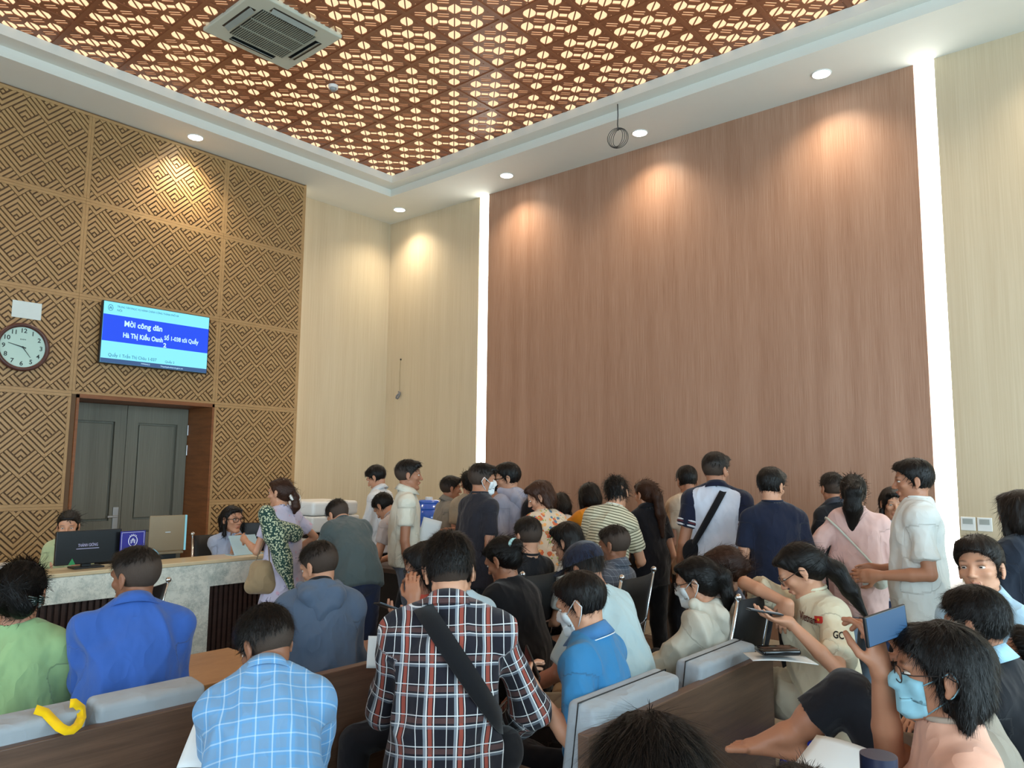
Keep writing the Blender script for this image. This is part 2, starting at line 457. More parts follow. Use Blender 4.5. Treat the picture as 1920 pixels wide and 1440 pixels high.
def hair_field(style, T, k, opt):
    f = Field(); Fm = T.F
    E = lambda c, r, kk=.015, op='u': f.ell(T(c), V3(r) * k, kk * k, Fm, None, op)
    Cn = lambda a, b, ra, rb, kk=.015, sw=1, w=(1, 0, 0): f.cone(T(a), T(b), ra * k, rb * k, kk * k, V3(w) @ Fm, sw)
    ears = True; tail = None
    v = opt.get('vol', 1.0)
    if style in ('fade', 'short', 'crop'):
        b = {'fade': .003, 'short': .004, 'crop': .003}[style]
        E((0, -.016, .030), (.077 + b, .095 + b, .087 + b))
        t = {'fade': .009, 'short': .011, 'crop': .003}[style] * v
        E((0, -.004, .052), (.072 + t * .75, .090 + t * .8, .066 + t), .012)
        if style != 'crop':
            E((opt.get('part', .015), .062, .088), (.046, .030, .020 + .006 * v), .015)
    elif style == 'bob':
        E((0, -.018, .034), (.090, .108, .094)); E((0, -.045, -.035), (.092, .078, .085), .03)
        yb = -.035 if opt.get('ears') else .008
        for s in (-1, 1): Cn((s * .074, yb, .0), (s * .076, yb, -.095), .022, .020, .02)
        E((0, .055, .085), (.062, .040, .028), .02); ears = opt.get('ears', False)
    elif style in ('pony', 'bun', 'long'):
        E((0, -.018, .033), (.083, .103, .091)); E((0, -.055, -.02), (.070, .055, .062), .03)
        E((0, .05, .082), (.058, .038, .022), .02)
        if style == 'bun':
            E(opt.get('at', (0, -.118, .01)), (.034 * v, .030 * v, .034 * v), .012)
        if style == 'long':
            Cn((0, -.06, .0), (0, -.075, -.16), .07, .055, .04, 1.2)
            for s in (-1, 1): Cn((s * .07, -.01, .0), (s * .085, .015, -.13), .022, .018, .02)
    # face opening
    hl = opt.get('hairline', 0)
    if (style == 'bob' or style == 'long') and not opt.get('tuck'):
        f.ell(T((0, .105, -.045 + hl)), V3(.062, .095, .115) * k, .012 * k, Fm, None, 's')
    else:
        f.ell(T((0, .098, -.036 + hl)), V3(.125, .094, .103) * k, .012 * k, Fm, None, 's')
    cuts = []
    if style in ('fade', 'short', 'crop'):
        n = nrm(V3(0, .42, -.9)) @ Fm; cuts.append((T((0, -.06, -.062 if style != 'fade' else -.058)), n))
    elif style in ('pony', 'bun'):
        n = nrm(V3(0, .5, -.85)) @ Fm; f.cone(T((0, .06, -.09)), T((0, -.0, -.10)), .05 * k, .05 * k, .01 * k, V3(1, 0, 0) @ Fm, 1.8, None, 's')
    if ears:
        for s in (-1, 1): f.ell(T((s * .086, -.006, -.010)), V3(.020, .021, .034) * k, .006 * k, Fm, None, 's')
    for (pts, rads) in opt.get('tails', []):
        for i in range(len(pts) - 1):
            f.cone(T(pts[i]), T(pts[i + 1]), rads[i] * k, rads[i + 1] * k, .02 * k, V3(1, 0, 0) @ Fm, opt.get('tsw', 1.25))
    return f, cuts

def strands(v, n, T, count, length, seed, lift=.25, thick=.0007, style='short', inward=0):
    r = np.random.RandomState(seed)
    if len(v) == 0: return np.zeros((0, 3)), np.zeros((0, 4), int)
    I = r.randint(0, len(v), count); p = v[I]; nn = n[I]
    L = T.inv(p)
    # flow: away from the crown, down the sides and back, forward over the brow
    crown = V3(.01, -.05, .115); d = L - crown; d[:, 2] *= .4; d[:, 2] -= .02
    if style in ('pony', 'bun'):
        d = V3(0, -.12, .01) - L + r.randn(count, 3) * .01
    elif style in ('bob', 'long'):
        d[:, 2] -= .12
    d = d @ T.F; d = d - (d * nn).sum(1, keepdims=True) * nn; d /= np.linalg.norm(d, axis=1, keepdims=True) + 1e-9
    d += r.randn(count, 3) * .22
    ln = length * (.5 + r.rand(count, 1)); lf = lift * (.3 + r.rand(count, 1))
    P = [p - nn * .002, p + d * ln * .4 + nn * ln * lf * .55, p + d * ln * .75 + nn * ln * lf * .7, p + d * ln + nn * ln * lf * .55]
    sd = np.cross(d, nn); sd /= np.linalg.norm(sd, axis=1, keepdims=True) + 1e-9
    w = thick * (.6 + .8 * r.rand(count, 1)); W = [w, w, w * .8, w * .15]
    V = []; 
    for i in range(4):
        V += [P[i] - sd * W[i], P[i] + sd * W[i]]
    V = np.stack(V, 1).reshape(-1, 3)
    b = (np.arange(count) * 8)[:, None]
    F = np.concatenate([b + np.array([[2 * i, 2 * i + 1, 2 * i + 3, 2 * i + 2]]) for i in range(3)])
    return V, F

def hand_prims(f, wr, fd, pn, k, curl, side, kk=.004, thumb=.5, spread=1.0):
    """wr wrist, fd finger direction, pn palm normal (palm faces pn); side +1 right hand"""
    fd = nrm(fd); pn = nrm(pn - (pn @ fd) * fd); th = np.cross(fd, pn) * -side   # towards the thumb
    Fm = np.array([th, fd, pn])
    f.ell(wr + fd * .048 * k, V3(.040, .050, .0155) * k, .014 * k, Fm)
    f.cone(wr, wr + fd * .03 * k, .024 * k, .024 * k, .015 * k, th, 1.15)
    base = [(.028, .088, .040, .026, .020), (.009, .093, .044, .030, .022), (-.010, .090, .041, .027, .021), (-.027, .082, .032, .021, .018)]
    rad = [.0088, .0090, .0086, .0076]
    cs = curl if isinstance(curl, (list, tuple)) else [curl] * 4
    for i, (o, l0, a, b, c) in enumerate(base):
        p = wr + th * o * k + fd * l0 * .92 * k; ang = 0; cu = cs[i]; q = p
        f.cone(wr + th * o * .7 * k + fd * .04 * k, p, .010 * k, rad[i] * 1.05 * k, .006 * k)
        out = th * (o * 2.2 * spread)
        for j, (L, g) in enumerate(((a, .75), (b, 1.0), (c, .7))):
            ang += cu * g; dr = nrm((fd + out) * cos(ang) + pn * sin(ang)) * L * k
            r0 = rad[i] * (1 - .08 * j); f.cone(q, q + dr, r0 * k, r0 * .93 * k, kk * k); q = q + dr
    p0 = wr + th * .022 * k + fd * .022 * k + pn * .004 * k
    d1 = nrm(th * .75 + fd * .6 + pn * (.15 + thumb * .5)); p1 = p0 + d1 * .042 * k
    d2 = nrm(th * (.45 - .5 * thumb) + fd * .85 + pn * (.1 + thumb * .8)); p2 = p1 + d2 * .032 * k
    d3 = nrm(th * (.2 - .6 * thumb) + fd * .85 + pn * (.1 + thumb * .9)); p3 = p2 + d3 * .026 * k
    f.cone(p0, p1, .0135 * k, .011 * k, .012 * k); f.cone(p1, p2, .0108 * k, .0095 * k, .004 * k); f.cone(p2, p3, .0095 * k, .0078 * k, .004 * k)

PEOPLE = []
class Person:
    def __init__(s, label, u, v, d, yaw=0, sit=False, **o):
        """u,v,d: where the middle of the head is (a point measured in the room); yaw: 0 faces like the camera, +90 to its left"""
        s.o = o; s.label = label; s.sit = sit
        g = o.get; k = s.k = g('k', 1.0); s.fem = g('fem', False)
        s.seed = abs(hash_(label)) % 9973
        hw = at_px(u, v, d)
        s.dist = d; s.res = max(.0028, .0016 * d)
        a = CAM_YAW + radians(yaw); s.F = V3(-sin(a), cos(a), 0); s.R = V3(cos(a), sin(a), 0); s.U = V3(0, 0, 1)
        lean = radians(g('lean', 4 if not sit else 8)); side = radians(g('side', 0)); neck = radians(g('neck', 0))
        def dirn(al, sl): 
            x = s.U * cos(al) + s.F * sin(al); return nrm(x * cos(sl) + s.R * sin(sl))
        dW = dirn(lean * .5, side * .5) * .13; dC = dirn(lean * .95, side) * .17; dN = dirn(lean * 1.15, side) * .185
        dH = dirn(lean * .8 + neck + radians(8), side * .8) * .116 * g('nl', 1)
        if not sit:
            # scale so that feet touch the floor
            tot = (dW + dC + dN + dH)[2]
            k = s.k = g('k') or (hw[2] / (.93 + tot)); pz = .93 * k
        s.P = hw - (dW + dC + dN + dH) * k
        s.shift = 0
        if not sit and g('k'):
            s.floor = s.P[2] - .93 * k
        else: s.floor = 0
        s.W = s.P + dW * k; s.C = s.W + dC * k; s.N = s.C + dN * k; s.H = hw
        rot = radians(g('twist', 0))
        def tw(v_, an): return v_ * cos(an) + np.cross(s.U, v_) * sin(an)
        s.FP = frame(s.F, nrm(dW)); s.FP = np.array([s.R, nrm(np.cross(nrm(dW), s.R)), nrm(dW)])
        Rc = tw(s.R, rot)
        Uc = nrm(dN); Rc = nrm(Rc - (Rc @ Uc) * Uc); s.FC = np.array([Rc, np.cross(Uc, Rc), Uc])
        shw = g('shw', .158 if not s.fem else .142) * .90 * k; s.shw = shw
        s.S = [s.N - Uc * .094 * k + Rc * sg * shw for sg in (-1, 1)]
        # head frame
        ha = a + radians(g('hyaw', 0)); hp = radians(g('hpitch', 5)); hr = radians(g('hroll', 0))
        hf = V3(-sin(ha) * cos(hp), cos(ha) * cos(hp), -sin(hp)); hR = V3(cos(ha), sin(ha), 0); hU = np.cross(hR, hf)
        hR2 = hR * cos(hr) + hU * sin(hr); hU2 = np.cross(hR2, hf)
        s.T = HT(s.H, np.array([hR2, hf, hU2]), k * g('hk', 1.0)); s.hk = k * g('hk', 1.0)
        # arms
        s.EL = [None, None]; s.WR = [None, None]; s.HD = [None, None]
        for i, nm in enumerate(('la', 'ra')):
            sg = -1 if i == 0 else 1
            am = g(nm, None)
            S = s.S[i]
            ab = None
            if am is not None and am[0] == 'px': ab = at_px(*am[1:4]); am = (0, 0, 0)
            if am is None:
                am = (.05, .035, -.52) if not sit else (.30, -.06, -.33)
            fwd, out, up = am[:3]
            Tg = S + (s.F * fwd + Rc * sg * out + s.U * up) * k if ab is None else ab
            pole = g(nm + 'p', None); pole = (s.R * sg * .28 - s.F * .8 - s.U * .5) if pole is None else (s.F * pole[0] + s.R * sg * pole[1] + s.U * pole[2])
            E_, W_ = ik(S, Tg, .285 * k, .25 * k, pole)
            s.EL[i] = E_; s.WR[i] = W_
            hd = g(nm + 'h', None)
            fd = nrm(W_ - E_)
            if hd is None:
                pn = nrm(-s.R * sg + s.U * -.2) if not sit else nrm(-s.U + .2 * s.F)
                cu = .35
            else:
                d1, p1, cu = hd
                if d1 is not None: fd = nrm(s.F * d1[0] + s.R * sg * d1[1] + s.U * d1[2])
                pn = nrm(s.F * p1[0] + s.R * sg * p1[1] + s.U * p1[2])
            s.HD[i] = (fd, pn, cu)
        # legs
        s.HP = [s.P + (s.R * sg * .074 - s.FP[2] * .02) * k for sg in (-1, 1)]
        s.KN = []; s.AN = []
        for i, nm in enumerate(('ll', 'rl')):
            sg = -1 if i == 0 else 1
            lg = g(nm)
            if lg is None:
                lg = (0.02, .12, 0) if not sit else (.44, .12, 0)
            ab = at_px(*lg[1:4]) if lg[0] == 'px' else None
            if ab is not None: lg = (0, 0, 0)
            A = V3(s.P[0], s.P[1], 0) + (s.F * lg[0] + s.R * sg * lg[1]) * k + s.U * (.085 * k + lg[2] + s.floor)
            if ab is not None: A = ab
            kp = g(nm + 'p', (1, .15, .3)); K_, A_ = ik(s.HP[i], A, .43 * k, .41 * k, s.F * kp[0] + s.R * sg * kp[1] + s.U * kp[2])
            if g('kn%d' % i): K_ = at_px(*g('kn%d' % i))
            s.KN.append(K_); s.AN.append(A_)
        s.build()

    def torso(s, f, e, ex=0, arms=True, low=.0):
        k = s.k; bw = (1 + (s.o.get('bw', 1.0) - 1) * .6) * (.98 if not s.fem else .92); g = s.o.get
        f.ell(s.P, V3(.146 * bw + e, .104 * bw + e, .12 + e) * k, .04 * k, s.FP)
        f.ell((s.P + s.W) / 2 + s.FP[1] * .005 * k, V3(.122 * bw + e + ex, .088 * bw + e + ex, .13 + e) * k, .04 * k, s.FP)
        f.ell(s.W * .7 + s.C * .3, V3(.122 * bw + e + ex * .8, .088 * bw + e + ex * .8, .13 + e) * k, .04 * k, s.FC)
        f.ell(s.C, V3(.140 * bw + e, .100 * bw + e, .170 + e) * k, .04 * k, s.FC)
        f.cone(s.S[0] * .95 + s.S[1] * .05, s.S[1] * .95 + s.S[0] * .05, (.043 + e) * k, (.043 + e) * k, .04 * k)
        up = s.N - s.FC[2] * .012 * k
        for S in s.S: f.cone(up, S * .8 + s.N * .2, (.040 + e * .6) * k, (.040 + e) * k, .04 * k, s.FC[1], 1.15)
        if s.fem:
            for sg in (-1, 1): f.ell(s.C + (s.FC[0] * sg * .07 + s.FC[1] * .085 - s.FC[2] * .01) * k, V3(.06, .05, .06) * k, .04 * k, s.FC)
        if g('belly'): f.ell(s.W - s.FC[2] * .03 * k + s.FC[1] * .05 * k, V3(.13, .09, .12) * k, .05 * k, s.FC)

    def build(s):
        k = s.k; g = s.o.get; r = s.res; name = 'person'
        parts_v = []; parts_f = []; tint = []; mi = []
        def addp(v, f, ti=None, m=0):
            n0 = sum(len(x) for x in parts_v); parts_v.append(v); parts_f.append(f + n0)
            tint.append(np.zeros((len(v), 3)) if ti is None else ti); mi.append(np.full(len(f), m))
        # --- head, neck
        f = Field()
        f.cone(s.T((0, -.022, -.05)), s.N + s.FC[1] * .004 * k, .044 * k * g('nk', 1), .049 * k * g('nk', 1), .02 * k)
        f.cone(s.N, s.N - s.FC[2] * .05 * k, .053 * k, .066 * k, .03 * k, s.FC[0], 1.2)
        head_prims(f, s.T, s.hk, r)
        hr_ = min(r, .0045)
        v, fc = f.mesh(hr_); L = s.T.inv(v)
        ti = np.zeros((len(v), 3))
        lip = np.exp(-((L[:, 0] / .021) ** 4)) * np.exp(-(((L[:, 2] + .061) / .0085) ** 4)) * (L[:, 1] > .078)
        brow = np.exp(-(((np.abs(L[:, 0]) - .032) / .017) ** 4)) * np.exp(-(((L[:, 2] - .026 - .004 * np.cos((np.abs(L[:, 0]) - .035) * 60)) / .0045) ** 2)) * (L[:, 1] > .06)
        lash = np.exp(-(((np.abs(L[:, 0]) - .031) / .015) ** 4)) * np.exp(-(((L[:, 2] - .0105) / .0025) ** 2)) * (L[:, 1] > .07)
        ti[:, 0] = lip; ti[:, 1] = np.maximum(brow * .9, lash * .8)
        if g('stubble'): ti[:, 1] = np.maximum(ti[:, 1], .25 * (L[:, 2] < -.035) * (L[:, 1] > .0))
        addp(v, fc, ti)
        s.headf = f
        if not g('noeyes'):
            m = MB()
            for sg in (-1, 1):
                c = V3(sg * .031, .0735, .0045); 
                fr = s.T
                for (cc, rr, mt) in ((c, .0125, 1), (c + V3(0, .0036, 0), .0098, 2)):
                    q = MB(); q.sphere((0, 0, 0), rr, n=12)
                    vv = np.array(q.v) * V3(1.0, 1, .48) + cc
                    vv = s.T.c + (vv * s.hk) @ s.T.F
                    ff = []
                    for a_ in q.f: ff.append(a_)
                    addp(vv, np.array(ff), None, mt)
        # --- core torso
        f = Field(); s.torso(f, -.012)
        v, fc = f.mesh(max(.012, r * 1.5)); addp(v, fc)
        # --- arms + hands
        for i in (0, 1):
            f = Field(); S, E_, W_ = s.S[i], s.EL[i], s.WR[i]; fd, pn, cu = s.HD[i]; af = g('arm', 1.0) * (1 if not s.fem else .88)
            f.cone(S, E_, .044 * k * af, .036 * k * af, .01 * k)
            f.cone(E_, E_ * .65 + W_ * .35, .035 * k * af, .036 * k * af, .008 * k); f.cone(E_ * .65 + W_ * .35, W_, .036 * k * af, .0225 * k * af, .008 * k)
            hand_prims(f, W_, fd, pn, k * (.98 if not s.fem else .9), cu, 1 if i else -1, thumb=g('thumb', .4))
            v, fc = f.mesh(min(max(r, .003), .006)); addp(v, fc)
        # --- legs
        if g('legs', True):
            f = Field()
            for i in (0, 1):
                f.cone(s.HP[i], s.KN[i], .068 * k, .048 * k, .02 * k); f.cone(s.KN[i], s.AN[i] * .6 + s.KN[i] * .4, .05 * k, .05 * k, .02 * k)
                f.cone(s.AN[i] * .6 + s.KN[i] * .4, s.AN[i], .05 * k, .034 * k, .02 * k)
                fd = s.footdir(i)
                if g('bare%d' % i):
                    # bare foot: heel, instep, ball and five toes
                    sd = nrm(np.cross(fd, s.U)); up = np.cross(sd, fd); tip = s.AN[i] - up * .05 * k
                    f.cone(s.AN[i], tip - fd * .03 * k, .034 * k, .027 * k, .02 * k)
                    f.cone(s.AN[i] + fd * .02 * k, tip + fd * .12 * k, .035 * k, .020 * k, .025 * k, sd, 1.35)
                    f.cone(tip - fd * .03 * k, tip + fd * .13 * k, .024 * k, .017 * k, .02 * k, sd, 1.6)
                    for t_ in range(5):
                        o_ = (t_ - 2) * .017 * (1 if i == 0 else -1); ln = [.05, .047, .042, .036, .03][t_]
                        rr = [.0125, .009, .0085, .008, .0075][t_]
                        f.cone(tip + fd * .135 * k + sd * o_ * k, tip + fd * (.135 + ln) * k + sd * o_ * 1.15 * k - up * .006 * k, rr * k, rr * .9 * k, .005 * k)
                else:
                    f.cone(s.AN[i] - s.U * .04 * k, s.AN[i] - s.U * .05 * k + fd * .12 * k, .03 * k, .022 * k, .02 * k)
            v, fc = f.mesh(.0045 if (g('bare0') or g('bare1')) else max(.009, r)); addp(v, fc)
        V = np.concatenate(parts_v); Fc = np.concatenate(parts_f); TI = np.concatenate(tint); MI = np.concatenate(mi)
        base = V3(s.P[0], s.P[1], 0)
        s.base = base
        body = link(name, V - base, Fc, [g('skin', SKIN[0]), EYEW, EYEB], None, True, MI, {'tint': TI})
        body.location = base; tag(body, s.label, 'person', g('group')); s.body = body
        # --- hair
        hs = g('hair', 'short')
        if hs:
            ho = dict(g('ho', {})); f, cuts = hair_field(hs, s.T, s.hk, ho)
            hres = max(.0032, r * .9)
            v, fc = f.mesh(hres, 0, cuts)
            n = vnormals(v, fc); L = s.T.inv(v)
            A = np.stack([np.arctan2(L[:, 0], -L[:, 1] + .001) * .09, L[:, 2] * .22, (L[:, 1]) * .3], 1)
            amp = ho.get('rough', .0022); am = amp * (1 if hs not in ('fade', 'crop') else np.clip((L[:, 2] + .0) / .06, .1, 1))
            v = v + n * (am * (snoise(A, 150, s.seed, 2) + .5 * snoise(L, 60, s.seed + 3, 2)))[:, None]
            fade = np.zeros(len(v))
            if hs == 'fade':
                q = (L[:, 2] - ho.get('fz', .005) + .15 * (L[:, 1] + .06)) / .062
                fade = np.clip(1 - q, 0, 1) * .68
            elif hs == 'crop': fade = np.clip(1 - (L[:, 2] + .03) / .05, 0, 1) * .5
            cnt = int(ho.get('n', 9000 / max(1.5, s.dist) ** 1.4)); 
            ok = fade < .35
            sv, sf = strands(v[ok] if ok.any() else v, n[ok] if ok.any() else n, s.T, cnt, ho.get('len', .022 if hs in ('fade', 'short') else .05), s.seed, ho.get('lift', .22 if hs in ('fade', 'short') else .06), thick=max(.0005, .00022 * s.dist), style=hs)
            VV = np.concatenate([v, sv]); FF = np.concatenate([fc, sf + len(v)]); LL = s.T.inv(VV)
            link('hair', VV - base, FF, g('hc', HAIR[0]), body, True, None, {'flow': LL, 'fade': np.concatenate([fade, np.zeros(len(sv))])})
        s.wear(); PEOPLE.append(s)
        if g('fn'): g('fn')(s)

    def footdir(s, i):
        fdv = s.o.get('fd%d' % i)
        if fdv is not None: return nrm(s.F * fdv[0] + s.R * (1 if i else -1) * fdv[1] + s.U * fdv[2])
        return nrm(s.F + s.R * (1 if i else -1) * .15)

    def restc(s, v):
        """cloth coordinates that follow torso and sleeves"""
        q = (v - s.C) @ s.FC.T; best = np.full(len(v), 1e9); out = q.copy()
        th = np.linalg.norm(v - (s.C), axis=1)
        for i in (0, 1):
            S, E_, W_ = s.S[i], s.EL[i], s.WR[i]; off = 0
            for (a, b) in ((S + (E_ - S) * .12, E_), (E_, W_)):
                d = b - a; L = np.linalg.norm(d); u = d / L; t = (v - a) @ u
                w = v - a - np.clip(t, 0, L)[:, None] * u; dist = np.linalg.norm(w, axis=1)
                x = nrm(np.cross(u, s.FC[1])); y = np.cross(u, x)
                ang = np.arctan2(w @ x, w @ y) * .055
                cand = np.stack([ang + .3 * (1 if i else -1), np.zeros(len(v)), -(t + off)], 1)
                inside = (np.abs(((v - s.C) @ s.FC[0])) < (s.shw * .92)) & (np.abs((v - s.C) @ s.FC[1]) < .16)
                m = (dist < best) & (dist < .10) & ~inside
                if a is not E_: m &= (t > 0)
                out[m] = cand[m]; best[m] = dist[m]; off += L
        return out

    def cloth_obj(s, name, f, res, mat, wr=.004, cuts=(), par=None, sc=9):
        v, fc = f.mesh(res, 0, cuts)
        rc = s.restc(v); n = vnormals(v, fc)
        a = snoise(v - s.base, sc, s.seed, 2); b = 1 - np.abs(snoise((v - s.base) * V3(1, 1, .55), sc * 1.7, s.seed + 7, 2)) * 2
        e = np.zeros(len(v))
        for i in (0, 1):
            for q, rr in ((s.EL[i], .1), (s.S[i] * .75 + s.C * .25, .11)): e = np.maximum(e, np.exp(-(np.linalg.norm(v - q, axis=1) / rr) ** 2))
        e = np.maximum(e, np.exp(-(((v - s.W) @ s.FP[2]) / .10) ** 2) * .6)
        v = v + n * (wr * 2.9 * (a * .5 + np.clip(b, -1, 1) * (.35 + .9 * e)))[:, None]
        return link(name, v - s.base, fc, mat, par or s.body, True, None, {'rest': rc})

    def wear(s):
        g = s.o.get; k = s.k; r = s.res; sh = g('shirt', {})
        cres = max(.0075, .0024 * s.dist) if s.dist > 1.7 else .0055
        if sh:
            e = sh.get('e', .014); f = Field(); s.torso(f, e, sh.get('ex', .012))
            hem = sh.get('hem', .12 if not s.sit else .08)
            # loose lower part
            f.cone(s.W, s.P - s.FP[2] * (hem + .06) * k, (.092 + e) * k, (.108 + e) * k, .05 * k, s.FP[0], 1.42)
            slv = sh.get('slv', .6); sr = sh.get('sr', .020)
            for i in (0, 1):
                S, E_, W_ = s.S[i], s.EL[i], s.WR[i]
                if slv <= 1:
                    cpt = S + (E_ - S) * slv; u = nrm(E_ - S); cl = [(cpt, u)]
                    f.cone(S, cpt + u * .05 * k, (.042 + sr * .5) * k, (.040 + sr * 1.1) * k, .03 * k, None, 1, cl)
                else:
                    q = slv - 1; cpt = E_ + (W_ - E_) * q; u = nrm(W_ - E_); cl = [(cpt, u)]
                    f.cone(S, E_, (.043 + sr * .5) * k, (.036 + sr) * k, .03 * k)
                    f.cone(E_, cpt + u * .03 * k, (.036 + sr) * k, (.028 + sr * .8) * k, .010 * k, None, 1, cl)
            if sh.get('hoodie'): pass
            # neck opening
            f.cone(s.N + s.FC[2] * .002 * k, s.N + s.FC[2] * .15 * k, .058 * k, .06 * k, .008 * k, None, 1, None, 's')
            cuts = [(s.P - s.FP[2] * hem * k, -s.FP[2])]
            s.shirtf = f
            so = s.cloth_obj(sh.get('name', 'shirt'), f, cres, sh['mat'], sh.get('wr', .0045), cuts)
            s.shirt = so
            col = sh.get('collar')
            if col: s.collar(col, sh.get('cmat', sh['mat']), so)
            if sh.get('hood'): s.hood(sh['mat'], so)
            if sh.get('neckband'): s.collar('band', sh['neckband'], so)
        pt = g('pants', {})
        if pt:
            f = Field(); e = pt.get('e', .012); L = pt.get('len', .93)
            if pt.get('skirt'):
                hm = pt['skirt']; bot = s.P - s.U * hm * k
                f.ell(s.P, V3(.165 + e, .12 + e, .12) * k, .05 * k, s.FP)
                f.cone(s.P, bot, .13 * k, pt.get('flare', .21) * k, .05 * k, s.R, 1.15)
                s.cloth_obj('skirt', f, cres * 1.2, pt['mat'], pt.get('wr', .012), [(bot + s.U * .02, -s.U)])
            else:
                f.ell(s.P - s.FP[2] * .02 * k, V3(.148 + e, .108 + e, .12 + e) * k, .05 * k, s.FP, [(s.P + s.FP[2] * .05 * k, s.FP[2])] if s.sit else None)
                for i in (0, 1):
                    f.cone(s.HP[i], s.KN[i], (.070 + e) * k, (.052 + e) * k, .02 * k)
                    if L > .5:
                        q = (L - .5) * 2; c = s.KN[i] + (s.AN[i] - s.KN[i]) * q; u = nrm(s.AN[i] - s.KN[i])
                        f.cone(s.KN[i], c, (.054 + e) * k, (pt.get('cuff', .046) + e) * k, .008 * k, None, 1, [(c, u)])
                s.cloth_obj('trousers', f, cres * 1.2, pt['mat'], pt.get('wr', .006), [(s.P - s.FP[2] * (sh.get('hem', .12) - .03 if sh else -.06) * k, s.FP[2])] if not s.sit else [])
        if g('shoes', SHOE):
            for i in (0, 1):
                if g('bare%d' % i): continue
                f = Field(); A = s.AN[i]; fd = s.footdir(i); z0 = A - s.U * .055 * k; sd = np.cross(fd, s.U)
                f.cone(z0 - fd * .035 * k, z0 + fd * .14 * k, .034 * k, .028 * k, .02 * k, sd, 1.2); f.cone(A - s.U * .01, z0 + fd * .05 * k, .04 * k, .035 * k, .02 * k)
                v, fc = f.mesh(max(.008, r), 0, [(A - s.U * .083 * k, -s.U), (A + s.U * .02, s.U)])
                link('shoe', v - s.base, fc, g('shoes', SHOE), s.body)
        if g('mask'): s.facemask(g('mask'))
        if g('glasses'): s.specs(g('glasses'))

    def ring(s, f, c, ax, x0, n=40, far=.35, surf=.0, arc=(0, 2 * pi), smax=None):
        """points where rays in the plane normal to ax leave the field"""
        ax = nrm(ax); x = nrm(x0 - (x0 @ ax) * ax); y = np.cross(ax, x); th = np.linspace(arc[0], arc[1], n)
        D = np.cos(th)[:, None] * x + np.sin(th)[:, None] * y
        ts = np.linspace(far, .0, 90); pos = np.full(n, np.nan)
        for t in ts:
            P = c + D * t; vals = f.ev(P) - surf; hit = (vals < 0) & np.isnan(pos); pos[hit] = t
        pos = np.where(np.isnan(pos), .05, pos)
        kk = np.ones(3) / 3
        for _ in range(8):
            p0 = pos
            pp = np.concatenate([pos[:1], pos, pos[-1:]]) if arc != (0, 2 * pi) else np.concatenate([pos[-2:-1], pos, pos[1:2]])
            pos = np.maximum(np.convolve(pp, kk, 'valid'), p0 - .02)
        return c + D * pos[:, None], D

    def collar(s, kind, mat, par):
        k = s.k; ax = nrm(s.FC[2] * .9 + s.FC[1] * .12 * -1); c = s.N + s.FC[2] * .020 * k; m = MB()
        if kind == 'band':
            Pp, D = s.ring(s.shirtf, s.N + s.FC[2] * .028 * k, nrm(s.FC[2] - s.FC[1] * .0 + s.FC[1] * .35 * -1 * -1), s.FC[0], 32, .14)
            # crew neck rib
            n = 32; v = []; 
            for i in range(n):
                t = 2 * pi * i / n; d = s.FC[0] * cos(t) + s.FC[1] * sin(t); rr = .0635 * k
                zz = np.linspace(.10, -.09, 80); Q = s.N + d * rr + s.FC[2][None, :] * zz[:, None] * k; dd = s.shirtf.ev(Q) < .001
                v.append(Q[np.argmax(dd)] if dd.any() else Q[50])
            v = np.array(v)
            for _ in range(4): v = (np.roll(v, 1, 0) + 2 * v + np.roll(v, -1, 0)) / 4
            m.tube(list(v), .0075 * k, 8, closed=True)
            o = m.build('neckband', mat, par, True); o.data.transform(Matrix.Translation(Vector(-s.base))); return
        n = 40; hs = {'polo': .036, 'shirt': .038, 'stand': .045}[kind] * k
        rows = []
        for i in range(n + 1):
            t = pi / 2 + .22 + (2 * pi - .44) * i / n         # opening at the front
            d = s.FC[0] * cos(t) + s.FC[1] * sin(t); back = (1 - sin(t)) / 2
            rin = .0635 * k; z0 = (-.014 + .026 * back) * k; zt = z0 + hs * (.75 + .35 * back)
            base_ = s.N + d * (rin + .004 * k) + s.FC[2] * z0 + s.FC[1] * .004 * k
            top = s.N + d * (rin - .004 * k) + s.FC[2] * zt + s.FC[1] * .004 * k
            if kind == 'stand': rows.append([base_ + d * .006 * k, top, top - d * .004 * k, base_ - d * .004 * k]); continue
            tip = 1 - back; fold = s.N + d * (rin + (.030 + .012 * tip) * k) + s.FC[2] * (z0 - (.004 + .022 * tip) * k) + s.FC[1] * .004 * k
            rows.append([base_ - d * .003 * k, top - d * .002 * k, top + d * .004 * k, fold + d * .003 * k, fold - d * .001, top - s.FC[2] * .006 * k])
        w = len(rows[0]); v = [p for rw in rows for p in rw]; fcs = []
        for i in range(n):
            for j in range(w):
                j2 = (j + 1) % w; fcs.append((i * w + j, (i + 1) * w + j, (i + 1) * w + j2, i * w + j2))
        fcs += [tuple(range(w)), tuple(n * w + j for j in reversed(range(w)))]
        v = np.array(v); rc = s.restc(v)
        o = link('collar', v - s.base, fcs, mat, par, True, None, {'rest': rc})

    def hood(s, mat, par):
        k = s.k; f = Field(); b = s.N - s.FC[1] * .055 * k
        for sg in (-1, 1):
            f.cone(s.N + (s.FC[0] * sg * .088 + s.FC[2] * .022 + s.FC[1] * .03) * k, b + (s.FC[0] * sg * .062 - s.FC[2] * .03 - s.FC[1] * .03) * k, .022 * k, .034 * k, .03 * k)
            f.cone(b + (s.FC[0] * sg * .066 - s.FC[2] * .03 - s.FC[1] * .03) * k, b - (s.FC[2] * .14 + s.FC[1] * .045) * k, .034 * k, .024 * k, .03 * k)
        f.cone(b + s.FC[2] * .015 * k, b - s.FC[2] * .09 * k - s.FC[1] * .035 * k, .03 * k, .03 * k, .04 * k, s.FC[0], 2.2)
